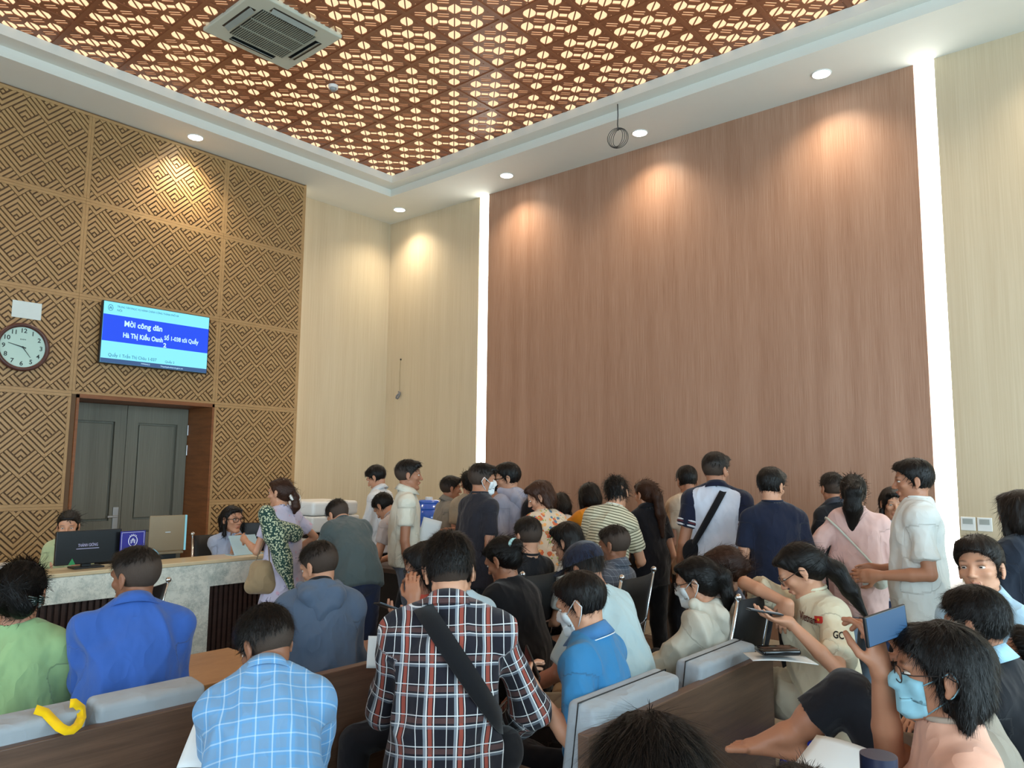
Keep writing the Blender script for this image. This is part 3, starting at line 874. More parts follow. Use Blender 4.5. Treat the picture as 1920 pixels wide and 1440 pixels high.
        s.cloth_obj('hood', f, max(.0065, .002 * s.dist), mat, .005, (), par, 16)

    def facemask(s, mat):
        T = s.T; hk = s.hk; f = Field(); head_prims(f, T, hk, s.res)
        v0 = []
        # a sheet of points over nose, mouth and chin, cast onto the face
        nu, nv = 17, 15; P = []; 
        for j in range(nv):
            z = .004 - .118 * j / (nv - 1)
            for i in range(nu):
                a = -1.12 + 2.24 * i / (nu - 1); zz = z - (.012 * (abs(a)) * (1 if j < nv / 2 else -1.2))
                d = V3(sin(a), cos(a), 0); P.append((V3(0, .018, zz), d))
        C = np.array([T(p[0]) for p in P]); D = np.array([p[1] @ T.F for p in P]); pos = np.full(len(P), .03)
        for t in np.linspace(.13, .02, 60):
            hit = (f.ev(C + D * t * hk) < 0) & (pos <= .03); pos[hit] = t
        pos = pos.reshape(nv, nu); pos[:, 1:-1] = np.maximum(pos[:, 1:-1], (pos[:, :-2] + pos[:, 2:]) / 2 - .001)
        
        for _ in range(1):
            q = pos.copy(); q[1:-1, 1:-1] = np.maximum.reduce([pos[1:-1, 1:-1], pos[:-2, 1:-1] - .001, pos[2:, 1:-1] - .001, pos[1:-1, :-2] - .001, pos[1:-1, 2:] - .001]); pos = q
        mid = pos[4:-2, nu // 2].max() * .96; pos[4:-2, 5:-5] = np.maximum(pos[4:-2, 5:-5], mid - .012)
        pos = pos.ravel() + .0035
        v = C + D * (pos * hk)[:, None]; v2 = C + D * ((pos - .0016) * hk)[:, None]
        fc = []
        for j in range(nv - 1):
            for i in range(nu - 1):
                a = j * nu + i; fc.append((a, a + nu, a + nu + 1, a + 1)); b = a + nu * nv; fc.append((b, b + 1, b + nu + 1, b + nu))
        bd = [i for i in range(nu)] + [j * nu + nu - 1 for j in range(1, nv)] + [(nv - 1) * nu + i for i in range(nu - 2, -1, -1)] + [j * nu for j in range(nv - 2, 0, -1)]
        for q in range(len(bd)):
            a, b = bd[q], bd[(q + 1) % len(bd)]; fc.append((a, b, b + nu * nv, a + nu * nv))
        o = link('face_mask', np.concatenate([v, v2]) - s.base, fc, mat, s.body, True)
        m = MB()
        for sg in (-1, 1):
            i = nu - 1 if sg > 0 else 0
            a, b = v[i + nu * 1], v[i + nu * (nv - 2)]
            e1, e2, e3 = T((sg * .0835, -.012, .022)), T((sg * .087, -.030, -.008)), T((sg * .080, -.014, -.036))
            m.tube([a, (a + e1) / 2 + (T((sg * .1, 0, 0)) - T.c) * .04, e1, e2, e3, b], .0014 + .0002 * s.dist, 5)
        o2 = m.build('ear_loop', mat, o, True); o2.data.transform(Matrix.Translation(Vector(-s.base)))

    def specs(s, mat):
        T = s.T; m = MB(); w = .0011 + .00022 * s.dist; lens = MB()
        for sg in (-1, 1):
            pts = []
            for i in range(20):
                t = 2 * pi * i / 20; x = abs(cos(t)) ** .75 * (1 if cos(t) > 0 else -1); z = abs(sin(t)) ** .75 * (1 if sin(t) > 0 else -1)
                pts.append(T((sg * .034 + x * .025, .103 - abs(sg * .034 + x * .025) * .16, .001 + z * .019)))
            m.tube(pts, w, 6, closed=True); lens.add(pts, [tuple(range(20))])
            m.tube([T((sg * .058, .094, .008)), T((sg * .078, .07, .008)), T((sg * .083, .0, .012)), T((sg * .084, -.02, .0))], w, 6)
        m.tube([T((-.009, .102, .006)), T((0, .104, .009)), T((.009, .102, .006))], w, 6)
        o = m.build('glasses', mat, s.body, True); o.data.transform(Matrix.Translation(Vector(-s.base)))
        l = lens.build('lens', GLASS_T, o, True); l.data.transform(Matrix.Translation(Vector(-s.base)))

    def strap(s, name, mat, axis, c, width=.05, th=.004, arc=(0, 2 * pi), x0=None, n=60, par=None, lab=None):
        Pp, D = s.ring(s.shirtf, c, axis, s.FC[0] if x0 is None else x0, n, .42, .007 + s.o.get('shirt', {}).get('wr', .0045) * 1.6, arc)
        m = MB(); cl = arc == (0, 2 * pi)
        if cl: Pp = Pp[:-1]; D = D[:-1]
        e_ = .012; G = np.stack([s.shirtf.ev(Pp + V3(e_, 0, 0)) - s.shirtf.ev(Pp - V3(e_, 0, 0)), s.shirtf.ev(Pp + V3(0, e_, 0)) - s.shirtf.ev(Pp - V3(0, e_, 0)), s.shirtf.ev(Pp + V3(0, 0, e_)) - s.shirtf.ev(Pp - V3(0, 0, e_))], 1)
        D = G / (np.linalg.norm(G, axis=1, keepdims=True) + 1e-9)
        m.ribbon(Pp, D, width, th, 0, cl)
        o = m.build(name, mat, par, True)
        return o, Pp

    def local(s, f, r, u, o='C'):
        """point in the chest frame"""
        b = {'C': s.C, 'P': s.P, 'N': s.N}[o]; return b + (s.F * f + s.R * r + s.U * u) * s.k
SKIN = [skin_mat('skin_tan', '#a8755a'), skin_mat('skin_light', '#c08d70'), skin_mat('skin_brown', '#84573f')]
HAIR = [hair_mat('hair_black', '#100e0d'), hair_mat('hair_brown', '#3a241a'), hair_mat('hair_soft_black', '#1a1512')]
EYEW = plain('eye_white', '#d9d2c8', .3); EYEB = plain('eye_dark', '#20120c', .15)
SHOE = plain('shoe_dark', '#26221f', .6)
GLASS_T = NT('spectacle_lens', .02, .5); GLASS_T.set('Transmission Weight', 1.0); GLASS_T.set('IOR', 1.05); GLASS_T = GLASS_T.mat
# ---------------------------------------------------------------- room
PX = 0.388                       # face of the carved panelling
def veneer(name, c1, c2, fine=1.0, rough=.5):
    t = NT(name, rough, .3); o = t.obj()
    a = t.noise(t.vmap(o, (1, 1, .015)), 160 * fine, 3, .6).outputs[0]
    b = t.noise(t.vmap(o, (1, 1, .04)), 7, 3, .5).outputs[0]
    f = t.math('ADD', t.math('MULTIPLY', a, .62), t.math('MULTIPLY', b, .38))
    r = t.n('ShaderNodeValToRGB', {0: f}); r.color_ramp.elements[0].position = .36; r.color_ramp.elements[0].color = srgb(c1)
    r.color_ramp.elements[1].position = .64; r.color_ramp.elements[1].color = srgb(c2)
    t.color(r.outputs[0]); t.bump(a, .25, .002); return t.mat
M_BEIGE = veneer('beige_veneer', '#b9a88c', '#c5b69b', .5, .6)
M_RED = veneer('reddish_wood_veneer', '#8f6a54', '#a98670', 1.0, .42)
M_PANEL = wood('carved_panel_wood', '#9c7a50', '#ab8a5e', (1, 1, 6), 3, .45, bump=.1)
M_GROOVE_SHADE = plain('panel_groove_shade', '#6c4f33', .6)  # same wood as the ridges; recess shade put into a darker colour
M_WHITE = plain('ceiling_white', '#d3d4cc', .75, .2, var=.015)
M_LATT = plain('lattice_copper_brown', '#8a5538', .36, .5, var=.1)
M_DOORW = veneer('grey_door_veneer', '#67665b', '#7a796d', .8, .45)
M_JAMB = wood('door_jamb_wood', '#6a3e20', '#8a552e', (1, 1, 10), 3)
M_CHROME = NT('chrome', .18, .5, 1.0); M_CHROME.color(srgb('#c8ccd0')); M_CHROME = M_CHROME.mat
M_STEEL = NT('brushed_steel', .35, .5, 1.0); M_STEEL.color(srgb('#b4b6b8')); M_STEEL = M_STEEL.mat
M_BLACK = plain('black_plastic', '#101214', .35)
M_WPL = plain('white_plastic', '#dcdedc', .4, var=.02)
M_GLOW = emit('led_white', '#fffdf4', 7); M_LATGLOW = emit('backlit_ceiling_film', '#ffd4a6', 1.1)
M_LAMP = emit('downlight_glass', '#fff6e4', 18)

def st(o): o['kind'] = 'structure'; return o
def tile_floor():
    t = NT('floor_tile', .25, .45); o = t.obj()
    br = t.n('ShaderNodeTexBrick', {'Vector': o, 'Scale': 1.0, 'Color1': srgb('#9c9484'), 'Color2': srgb('#a39b8b'), 'Mortar': srgb('#5f5a50'), 'Mortar Size': .004, 'Brick Width': .8, 'Row Height': .8}, offset=0)
    t.color(br.outputs[0]); return t.mat
st(MB().box((-.3, ROOM_Y, -.1), (ROOM_X, .1, 0)).build('floor', tile_floor()))
# wall_back: beige, glowing strip, reddish veneer, glowing strip, beige
LX = (1.864, 2.033, 7.253, 7.422)
def wall_seg(name, x0, x1, mat, th=.14): return st(MB().box((x0, 0, 0), (x1, th, ROOM_H + .35)).build(name, mat))
wall_seg('wall_back', -.3, LX[0], M_BEIGE); wall_seg('wall_back', LX[1], LX[2], M_RED); wall_seg('wall_back', LX[3], ROOM_X + .2, M_BEIGE)
st(MB().box((-.3, .15, 0), (ROOM_X + .2, .22, ROOM_H + .35)).build('wall_back', M_WHITE))
for a, b, nm in ((LX[0], LX[1], 'beside the beige corner'), (LX[2], LX[3], 'near the two wall switches')):
    t = thing('wall_light_strip', 'full-height glowing white light strip in the veneered wall, ' + nm, 'light strip', ((a + b) / 2, 0, 0), group='light strips in the wall')
    MB().box((-(b - a) / 2 + .004, .012, .0), ((b - a) / 2 - .004, .03, ROOM_H - .004)).build('diffuser', M_GLOW, t)
    MB().box((-(b - a) / 2 + .001, .031, .0), ((b - a) / 2 - .001, .13, ROOM_H - .004)).build('housing', M_WHITE, t)
# wall_left: beige part behind, carved panelling with a door in front
st(MB().box((-.15, -1.79, 0), (0, 0, ROOM_H + .35)).build('wall_left', M_BEIGE))
DY0, DY1, DZ = -4.37, -2.89, 2.31
mb = MB(); bx = PX - .022
mb.box((-.15, DY1, 0), (bx, -1.79, ROOM_H + .35)); mb.box((-.15, ROOM_Y, 0), (bx, DY0, ROOM_H + .35)); mb.box((-.15, DY0, DZ), (bx, DY1, ROOM_H + .35))
st(mb.build('wall_left', M_GROOVE_SHADE))
def clip_poly(p, x0, x1, y0, y1):
    for ax, lim, sg in ((0, x0, 1), (0, x1, -1), (1, y0, 1), (1, y1, -1)):
        out = []
        for i in range(len(p)):
            a, b = p[i], p[(i + 1) % len(p)]; ia = sg * (a[ax] - lim) >= 0; ib = sg * (b[ax] - lim) >= 0
            if ia: out.append(a)
            if ia != ib:
                t = (lim - a[ax]) / (b[ax] - a[ax]); out.append((a[0] + t * (b[0] - a[0]), a[1] + t * (b[1] - a[1])))
        p = out
        if len(p) < 3: return None
    ar = sum(p[i][0] * p[(i + 1) % len(p)][1] - p[(i + 1) % len(p)][0] * p[i][1] for i in range(len(p))) / 2
    return p if abs(ar) > 2e-5 else None
def carved(y0, y1, z0, z1, fr=.032):
    """one carved board: frame plus nested chevrons, in (y,z), y running to the right as seen"""
    m = MB(); xb, xf = bx - .002, PX
    for (a, b, c, d) in ((y0, y1, z0, z0 + fr), (y0, y1, z1 - fr, z1), (y0, y0 + fr, z0 + fr, z1 - fr), (y1 - fr, y1, z0 + fr, z1 - fr)):
        m.box((xb, a + .001, c + .001), (xf, b - .001, d - .001))
    p = .408; s = p / sqrt(2); N = 7; g = .36
    x0, x1, w0, w1 = y0 + fr - .004, y1 - fr + .004, z0 + fr - .004, z1 - fr + .004
    def q(a, b, ox, oz): return (ox + (a - b) * s / sqrt(2), oz + (a + b) * s / sqrt(2))
    i0 = int((x0 - y0) / p) - 2; ni = int((x1 - x0) / p) + 4; nj = int((w1 - w0) / p) + 4
    for i in range(ni * 2):
        for j in range(nj * 2):
            if (i + j) % 2: continue
            ox = y0 + p * .25 + (i - 3) * p / 2; oz = z0 + (j - 3) * p / 2 + .06
            for k in range(N):
                if k < 3:      # V-shaped bands along the two lower edges
                    c0 = (k + g / 2) / N; c1 = (k + 1 - g / 2) / N
                    polys = [[(c0, c0), (1.001, c0), (1.001, c1), (c1, c1)], [(c0, c0), (c1, c1), (c1, 1.001), (c0, 1.001)]]
                else:          # small upright chevrons in the upper corner
                    h_ = 3 / N + g / 2 / N; c0 = (k + g / 2) / N; c1 = (k + 1 - g / 2) / N
                    polys = [[(c0, h_), (c1, h_), (c1, c1), (c0, c0)], [(h_, c0), (c0, c0), (c1, c1), (h_, c1)]]
                for P in polys:
                    pp = clip_poly([q(a, b, ox, oz) for a, b in P], x0, x1, w0, w1)
                    if not pp: continue
                    n = len(pp); v = [(xf, y, z) for y, z in pp] + [(xb, y, z) for y, z in pp]
                    f = [tuple(range(n))] + [(r_, r_ + n, (r_ + 1) % n + n, (r_ + 1) % n) for r_ in range(n)]
                    m.add(v, f)
    return m
ZR = [0.0, 1.18, 2.31, 3.32, 4.33, 5.28]; YC = [-1.79, -2.89, -4.42, -5.95, -7.48, -9.0]
for c in range(5):
    m = MB()
    for r_ in range(5):
        if c == 1 and r_ < 2: continue
        k = carved(YC[c + 1], YC[c], ZR[r_], ZR[r_ + 1]); m.v += k.v; m.f += [tuple(i + m.n for i in f) for f in k.f]; m.m += k.m; m.n += k.n
    o = m.build('wall_left', M_PANEL); bmx = bmesh.new(); bmx.from_mesh(o.data); bmesh.ops.recalc_face_normals(bmx, faces=bmx.faces); bmx.to_mesh(o.data); bmx.free(); st(o)
st(MB().box((0, -1.7905, 0), (PX, -1.775, ROOM_H - .002)).build('trim_1', M_PANEL))
t = thing('cove_light', 'thin light strip tucked behind the edge of the carved panelling', 'light strip', (.18, -1.772, 0))
MB().box((-.012, 0, .3), (.012, .006, ROOM_H - .03)).build('diffuser', emit('cove_led', '#fff3d8', 9), t)
# door
d = MB(); fx = -.2
jm = MB(); jm.box((fx - .04, DY1 - .0, 0), (PX + .004, DY1 + .03 - .055, DZ)); jm.box((fx - .04, DY0 - .0, 0), (PX + .004, DY0 + .025, DZ)); jm.box((fx - .04, DY0, DZ - .035), (PX + .004, DY1, DZ + .006))
st(jm.build('trim_2', M_JAMB))
door = st(MB().box((fx - .03, DY0 + .02, 0), (fx - .012, DY1 - .02, DZ - .03)).build('door_1', M_DOORW))
def leaf(y0, y1, nm):
    m = MB(); w_ = .125; z0, z1 = .01, DZ - .04
    m.box((fx - .01, y0, z0), (fx + .03, y0 + w_, z1)); m.box((fx - .01, y1 - w_, z0), (fx + .03, y1, z1))
    m.box((fx - .01, y0 + w_, z1 - .19), (fx + .03, y1 - w_, z1)); m.box((fx - .01, y0 + w_, z0), (fx + .03, y1 - w_, .2)); m.box((fx - .01, y0 + w_, .86), (fx + .03, y1 - w_, .98))
    m.box((fx - .012, y0 + w_ + .02, .22), (fx + .012, y1 - w_ - .02, .84), 0, None, .01); m.box((fx - .012, y0 + w_ + .02, 1.0), (fx + .012, y1 - w_ - .02, z1 - .21), 0, None, .01)
    return m.build('door_leaf', M_DOORW, door)
leaf(DY0 + .03, -3.633, ''); leaf(-3.627, DY1 - .03, '')
h = MB(); h.box((fx + .031, -3.72, .88), (fx + .042, -3.66, 1.13), 0, None, .004); h.cyl((fx + .04, -3.69, 1.03), (fx + .085, -3.69, 1.03), .011); h.box((fx + .07, -3.79, 1.015), (fx + .088, -3.68, 1.04), 0, None, .005)
h.build('door_handle', M_STEEL, door)
for z in (.35, 1.78, 2.02): MB().cyl((fx + .045, DY1 - .032, z - .06), (fx + .045, DY1 - .032, z + .06), .008).build('hinge', M_STEEL, door)
# plain outer walls with windows (behind and to the right of the camera)
def wall_win(name, horiz, pos, a0, a1, wins, z0=.35, z1=3.9, th=.15):
    m = MB(); s_ = sorted(wins); e = [a0] + [q for w_ in s_ for q in w_] + [a1]
    def bx_(u0, u1, w0, w1):
        if horiz: m.box((u0, pos, w0), (u1, pos + th * (-1 if pos < -5 else 1), w1))
        else: m.box((pos, u0, w0), (pos + th, u1, w1))
    for i in range(0, len(e), 2): bx_(e[i], e[i + 1], 0, ROOM_H + .35)
    for u0, u1 in s_: bx_(u0, u1, 0, z0); bx_(u0, u1, z1, ROOM_H + .35)
    st(m.build(name, M_BEIGE))
    for u0, u1 in s_:
        global WN
        WN += 1; f = MB(); n = 3; off = .05 * (-1 if horiz else 1)
        def fb(u_0, u_1, w0, w1, t=.05):
            if horiz: f.box((u_0, pos + off, w0), (u_1, pos + off + t * -1, w1))
            else: f.box((pos + off, u_0, w0), (pos + off + t, u_1, w1))
        fb(u0, u1, z0, z0 + .06); fb(u0, u1, z1 - .06, z1)
        for i in range(n + 1): q = u0 + (u1 - u0 - .06) * i / n; fb(q, q + .06, z0, z1)
        fo = st(f.build('window_%d' % WN, M_STEEL))
        g = MB()
        if horiz: g.box((u0, pos + off * 1.5, z0), (u1, pos + off * 1.5 - .006, z1))
        else: g.box((pos + off * 1.5, u0, z0), (pos + off * 1.5 + .006, u1, z1))
        g.build('pane', GLASS_T, fo)
WN = 0
wall_win('wall_right', False, ROOM_X, ROOM_Y, 0, [(-10.2, -7.4), (-6.9, -4.1), (-3.6, -.9)])
wall_win('wall_front', True, ROOM_Y, -.15, ROOM_X + .15, [(2.2, 5.2), (5.8, 8.8), (9.4, 11.8)])
# ---- ceiling: white border, two steps, copper lattice in front of a glowing film
SX, SY = .92, -.785; IX, IY = 1.13, -.948; EX, EY = 11.2, -11.3; H = ROOM_H
m = MB()
def ring(x0, y0, x1, y1, X0, Y0, X1, Y1, za, zb):
    """flat ring between an outer (x..) and inner (X..) rectangle"""
    m.box((x0, Y0, za), (x1, y0, zb)); m.box((x0, y1, za), (x1, Y1, zb)); m.box((x0, Y1, za), (X0, Y0, zb)); m.box((X1, Y1, za), (x1, Y0, zb))
ring(-.1, .12, ROOM_X + .1, ROOM_Y - .1, SX, SY, EX, EY, H, H + .10)
ring(SX - .1, SY + .1, EX + .1, EY - .1, IX, IY, EX - .21, EY + .17, H + .1005, H + .198)
st(m.build('ceiling', M_WHITE))
def rot_pt(p): # (along diagonal (1,1), across (1,-1)) -> tile x,y
    return ((p[0] + p[1]) / sqrt(2), (-p[0] + p[1]) / sqrt(2))
def lattice_tile(P, zt, zb):
    from mathutils.geometry import delaunay_2d_cdt
    holes = []; c = [.165, .395, .625, .855]; c = [.15 + i * .2333 for i in range(4)]
    def hole(cx, cy, pts): holes.append([(cx * P + rot_pt(q)[0], cy * P + rot_pt(q)[1]) for q in pts])
    for i in range(4):
        for j in range(4):
            if (i + j) % 2 == 1:
                L, W_, b = .076, .055, .0055
                for s_ in (-1, 1): hole(c[i], c[j], [(-L, s_ * b), (-L * .55, s_ * W_ * .8), (-L * .25, s_ * W_), (L * .25, s_ * W_), (L * .55, s_ * W_ * .8), (L, s_ * b)])
            else:
                for o_ in (-.017, .017): hole(c[i], c[j], [(o_ - .010, -.050), (o_ - .010, .050), (o_ + .010, .050), (o_ + .010, -.050)])
    for i in range(3):
        for j in range(3):
            if (i + j) % 2 == 1:
                hole((c[i] + c[i + 1]) / 2, (c[j] + c[j + 1]) / 2, [(-.026, -.034), (-.026, .034), (.026, .034), (.026, -.034)])
    for i in (0, 3):
        for j in (0, 3):
            if (i + j) % 2: pass
    for k in range(3):
        q = (c[k] + c[k + 1]) / 2
        for (ex, ey) in ((q, .055), (q, .945), (.055, q), (.945, q)):
            holes.append([(ex * P - .012, ey * P - .008), (ex * P + .012, ey * P - .008), (ex * P, ey * P + .010)])
    pts = [(0, 0), (P, 0), (P, P), (0, P)]; edges = [(0, 1), (1, 2), (2, 3), (3, 0)]; lo_ = []
    for h_ in holes:
        a = len(pts); pts += h_; edges += [(a + i, a + (i + 1) % len(h_)) for i in range(len(h_))]; lo_.append(range(a, a + len(h_)))
    r = delaunay_2d_cdt([Vector(p) for p in pts], edges, [], 0, 1e-6)
    V2 = [tuple(v) for v in r[0]]
    def inside(p, poly):
        k = False; n = len(poly)
        for i in range(n):
            a, b = poly[i], poly[(i + 1) % n]
            if (a[1] > p[1]) != (b[1] > p[1]) and p[0] < (b[0] - a[0]) * (p[1] - a[1]) / (b[1] - a[1]) + a[0]: k = not k
        return k
    F = []
    for f in r[2]:
        cx = sum(V2[i][0] for i in f) / len(f); cy = sum(V2[i][1] for i in f) / len(f)
        if not any(inside((cx, cy), h_) for h_ in holes if abs(h_[0][0] - cx) < .2 and abs(h_[0][1] - cy) < .2): F.append(tuple(f))
    v = [(x, y, zb) for x, y in V2]; n = len(v); f = [t_[::-1] for t_ in F]
    for h_ in holes:
        a = len(v); k = len(h_); v += [(x, y, zb) for x, y in h_] + [(x, y, zt) for x, y in h_]
        f += [(a + i, a + (i + 1) % k, a + k + (i + 1) % k, a + k + i) for i in range(k)]
    # raised rim around the tile
    w_ = .019
    for (x0, y0, x1, y1) in ((0, 0, P, w_), (0, P - w_, P, P), (0, w_, w_, P - w_), (P - w_, w_, P, P - w_)):
        a = len(v); z = zb - .008
        v += [(x0, y0, z), (x1, y0, z), (x1, y1, z), (x0, y1, z), (x0, y0, zb), (x1, y0, zb), (x1, y1, zb), (x0, y1, zb)]
        f += [(a, a + 3, a + 2, a + 1), (a, a + 1, a + 5, a + 4), (a + 1, a + 2, a + 6, a + 5), (a + 2, a + 3, a + 7, a + 6), (a + 3, a, a + 4, a + 7)]
    return v, f
TP = .594; tv, tf = lattice_tile(TP, H + .212, H + .203)
allv = []; allf = []; n0 = 0
i0 = -4; tvn = np.array(tv)
for i in range(i0, 13):
    for j in range(-2, 16):
        ox = 3.43 + i * TP; oy = -2.083 - j * TP - TP
        if ox > EX or oy + TP < EY: continue
        allv.append(tvn + V3(ox, oy, 0)); allf += [tuple(q + n0 for q in f) for f in tf]; n0 += len(tvn)
st(link('ceiling', np.concatenate(allv), allf, M_LATT, None, False))
st(MB().box((SX - .08, EY - .1, H + .26), (EX + .1, SY + .08, H + .27)).build('ceiling', M_LATGLOW))
st(MB().box((-.2, ROOM_Y - .2, H + .36), (ROOM_X + .2, .22, H + .42)).build('ceiling', M_WHITE))
# ---- downlights
def downlight(x, y, e, lab, spot=True, col=(1, .86, .66)):
    t = thing('downlight', lab, 'downlight', (x, y, H), group='round downlights in the white ceiling border')
    m = MB(); pr = []
    for k in range(28): a = 2 * pi * k / 28; pr.append((.083 * cos(a), .083 * sin(a), -.003))
    m.tube(pr, .007, 8, closed=True); m.build('trim_ring', M_WPL, t, True)
    MB().cyl((0, 0, -.006), (0, 0, -.001), .078, n=28).build('lens', M_LAMP, t)
    if spot:
        L = bpy.data.lights.new('downlight_lamp', 'SPOT'); L.energy = e; L.color = col; L.spot_size = radians(128); L.spot_blend = 1; L.shadow_soft_size = .06
        o = bpy.data.objects.new('downlight_lamp', L); o.location = (0, 0, -.03); o.parent = t; COL.objects.link(o)
for x, y, lab in ((.62, -.365, 'small round downlight in the room corner'), (2.66, -.36, 'round downlight above the left end of the reddish wall'), (4.6, -.355, 'round downlight beside the dangling wire coil'),
                  (6.56, -.37, 'round downlight nearest to the right-hand light strip'), (.65, -3.43, 'round downlight above the carved panelling and screen'),
                  (.65, -6.5, 'round downlight above the carved panelling, nearest to the photographer'), (8.6, -.37, 'round downlight right of the right-hand light strip'), (10.6, -.37, 'last round downlight along the back wall')):
    downlight(x, y, 90 if x < .64 or x > .66 else 130, lab)
# ---- air conditioner cassette
t = thing('ceiling_air_conditioner', 'square white ceiling air conditioner cassette set in the copper lattice', 'air conditioner', (2.893, -3.855, H + .20))
S_ = .437; m = MB(); m.box((-S_, -S_, -.03), (S_, S_, .05), 0, None, .012); m.build('panel', plain('cassette_white', '#b9bdae', .45, var=.02), t)
g = MB(); g.box((-.27, -.27, -.034), (.27, .27, -.0305), 0); g.build('grille_back', M_BLACK, t)
g = MB()
for k in range(26): y_ = -.26 + k * .0208; g.box((-.27, y_, -.040), (.27, y_ + .0075, -.034))
for k in (-.09, .09): g.box((k - .005, -.27, -.042), (k + .005, .27, -.034))
g.build('grille', plain('cassette_grille', '#8f9384', .5), t)
for (ax, sg) in ((0, 1), (0, -1), (1, 1), (1, -1)):
    g = MB(); 
    if ax == 0: g.box((-.22, sg * .335 - .035, -.032), (.22, sg * .335 + .035, -.0302))
    else: g.box((sg * .335 - .035, -.22, -.032), (sg * .335 + .035, .22, -.0302))
    sl = g.build('air_slot', M_BLACK, t); f = MB()
    Mx = Matrix.Rotation(radians(32 * (1 if ax == 0 else -1) * sg), 4, 'X' if ax == 0 else 'Y')
    c_ = Vector((0, sg * .335, -.040)) if ax == 0 else Vector((sg * .335, 0, -.040))
    f.box((-.215, -.03, -.002) if ax == 0 else (-.03, -.215, -.002), (.215, .03, .002) if ax == 0 else (.03, .215, .002), 0, Matrix.Translation(c_) @ Mx)
    f.build('louvre', plain('cassette_louvre', '#8d938c', .5), sl)
# smoke detector, wire coil
t = thing('smoke_detector', 'small round white smoke detector on the copper lattice', 'smoke detector', (2.516, -2.921, H + .195))
m = MB(); m.cyl((0, 0, 0), (0, 0, -.03), .052, .048, 24); m.build('base', M_WPL, t); m = MB(); m.cyl((0, 0, -.03), (0, 0, -.052), .034, .026, 24); m.build('sensor', plain('sensor_grey', '#8b8f92', .5), t)
t = thing('wire_coil', 'coiled loose cable dangling from the white ceiling border', 'cable', (4.661, -.90, H + .10))
m = MB(); m.tube([(0, 0, 0), (.003, 0, -.12), (-.004, .003, -.22), (.006, 0, -.29)], .006, 6)
rr = np.random.RandomState(3)
for q in range(4):
    R_ = .085 + .008 * q; tl = .25 * (q - 1.5); pts = []
    for k in range(26):
        a = 2 * pi * k / 26; p = Vector((R_ * cos(a), 0, -.37 + R_ * sin(a) * 1.02)); pts.append(Matrix.Rotation(tl, 3, 'Z') @ p + Vector((.0, .0, .0)))
    m.tube(pts, .0035, 6, closed=True)
m.build('cable', plain('cable_grey', '#3b3d3c', .5), t, True)
# loose cable on the beige wall
t = thing('wall_cable_outlet', 'small bundle of grey cable sticking out of the beige wall', 'cable', (.319, 0, 2.663))
m = MB(); m.tube([(0, -.002, .0), (0, -.03, .01), (-.03, -.04, -.02), (-.05, -.03, -.05), (-.02, -.03, -.06), (.02, -.04, -.03), (.03, -.03, .03), (.0, -.03, .04)], .012, 8); m.build('cable', plain('cable_light', '#77777a', .6), t, True)
t = thing('wall_hook', 'tiny dark screw hole with a dangling thread on the beige wall', 'hook', (.321, 0, 3.184))
m = MB(); m.cyl((0, -.01, 0), (0, 0, 0), .012); m.build('screw', M_BLACK, t); m = MB(); m.tube([(0, -.008, -.01), (-.01, -.008, -.2), (-.004, -.008, -.46)], .002, 5); m.build('thread', plain('thread', '#8a7a58', .8), t)
# switches
for i, (x, lab) in enumerate(((7.488, 'white wall switch plate next to the light strip'), (7.607, 'white wall switch plate, the one farther from the light strip'))):
    t = thing('wall_switch', lab, 'switch', (x, 0, 1.186), group='two switch plates on the right beige wall')
    MB().box((-.053, -.010, -.056), (.053, 0, .056), 0, None, .004).build('plate', M_WPL, t); MB().box((-.036, -.013, -.002), (.036, -.0095, .042)).build('rocker', plain('switch_grey', '#9aa09c', .4), t)
# ---------------------------------------------------------------- text helper
def text_mesh(body, size, align='LEFT', ext=.0005, bold=0.0):
    c = bpy.data.curves.new('t', 'FONT'); c.body = body; c.size = size; c.align_x = align; c.align_y = 'CENTER'; c.extrude = ext; c.offset = bold; c.resolution_u = 3
    o = bpy.data.objects.new('t', c); COL.objects.link(o); dg = bpy.context.evaluated_depsgraph_get(); dg.update()
    me = bpy.data.meshes.new_from_object(o.evaluated_get(dg)); bpy.data.objects.remove(o); bpy.data.curves.remove(c); return me
def lettering(name, body, size, mat, parent, M, align='LEFT', bold=0.0, wmax=None, ext=.0005):
    me = text_mesh(body, size, align, ext, bold)
    if wmax and len(me.vertices):
        xs = [v.co.x for v in me.vertices]; k = wmax / (max(xs) - min(xs)); me.transform(Matrix.Diagonal((k, 1, 1, 1)))
    me.transform(M); me.materials.clear(); me.materials.append(mat); me.name = name
    o = bpy.data.objects.new(name, me); COL.objects.link(o); o.parent = parent; return o
def basis(c, xd, yd):
    x = Vector(xd).normalized(); y = Vector(yd); y = (y - x * y.dot(x)).normalized(); z = x.cross(y)
    m = Matrix.Identity(4)
    for i in range(3): m[i][0] = x[i]; m[i][1] = y[i]; m[i][2] = z[i]; m[i][3] = c[i]
    return m
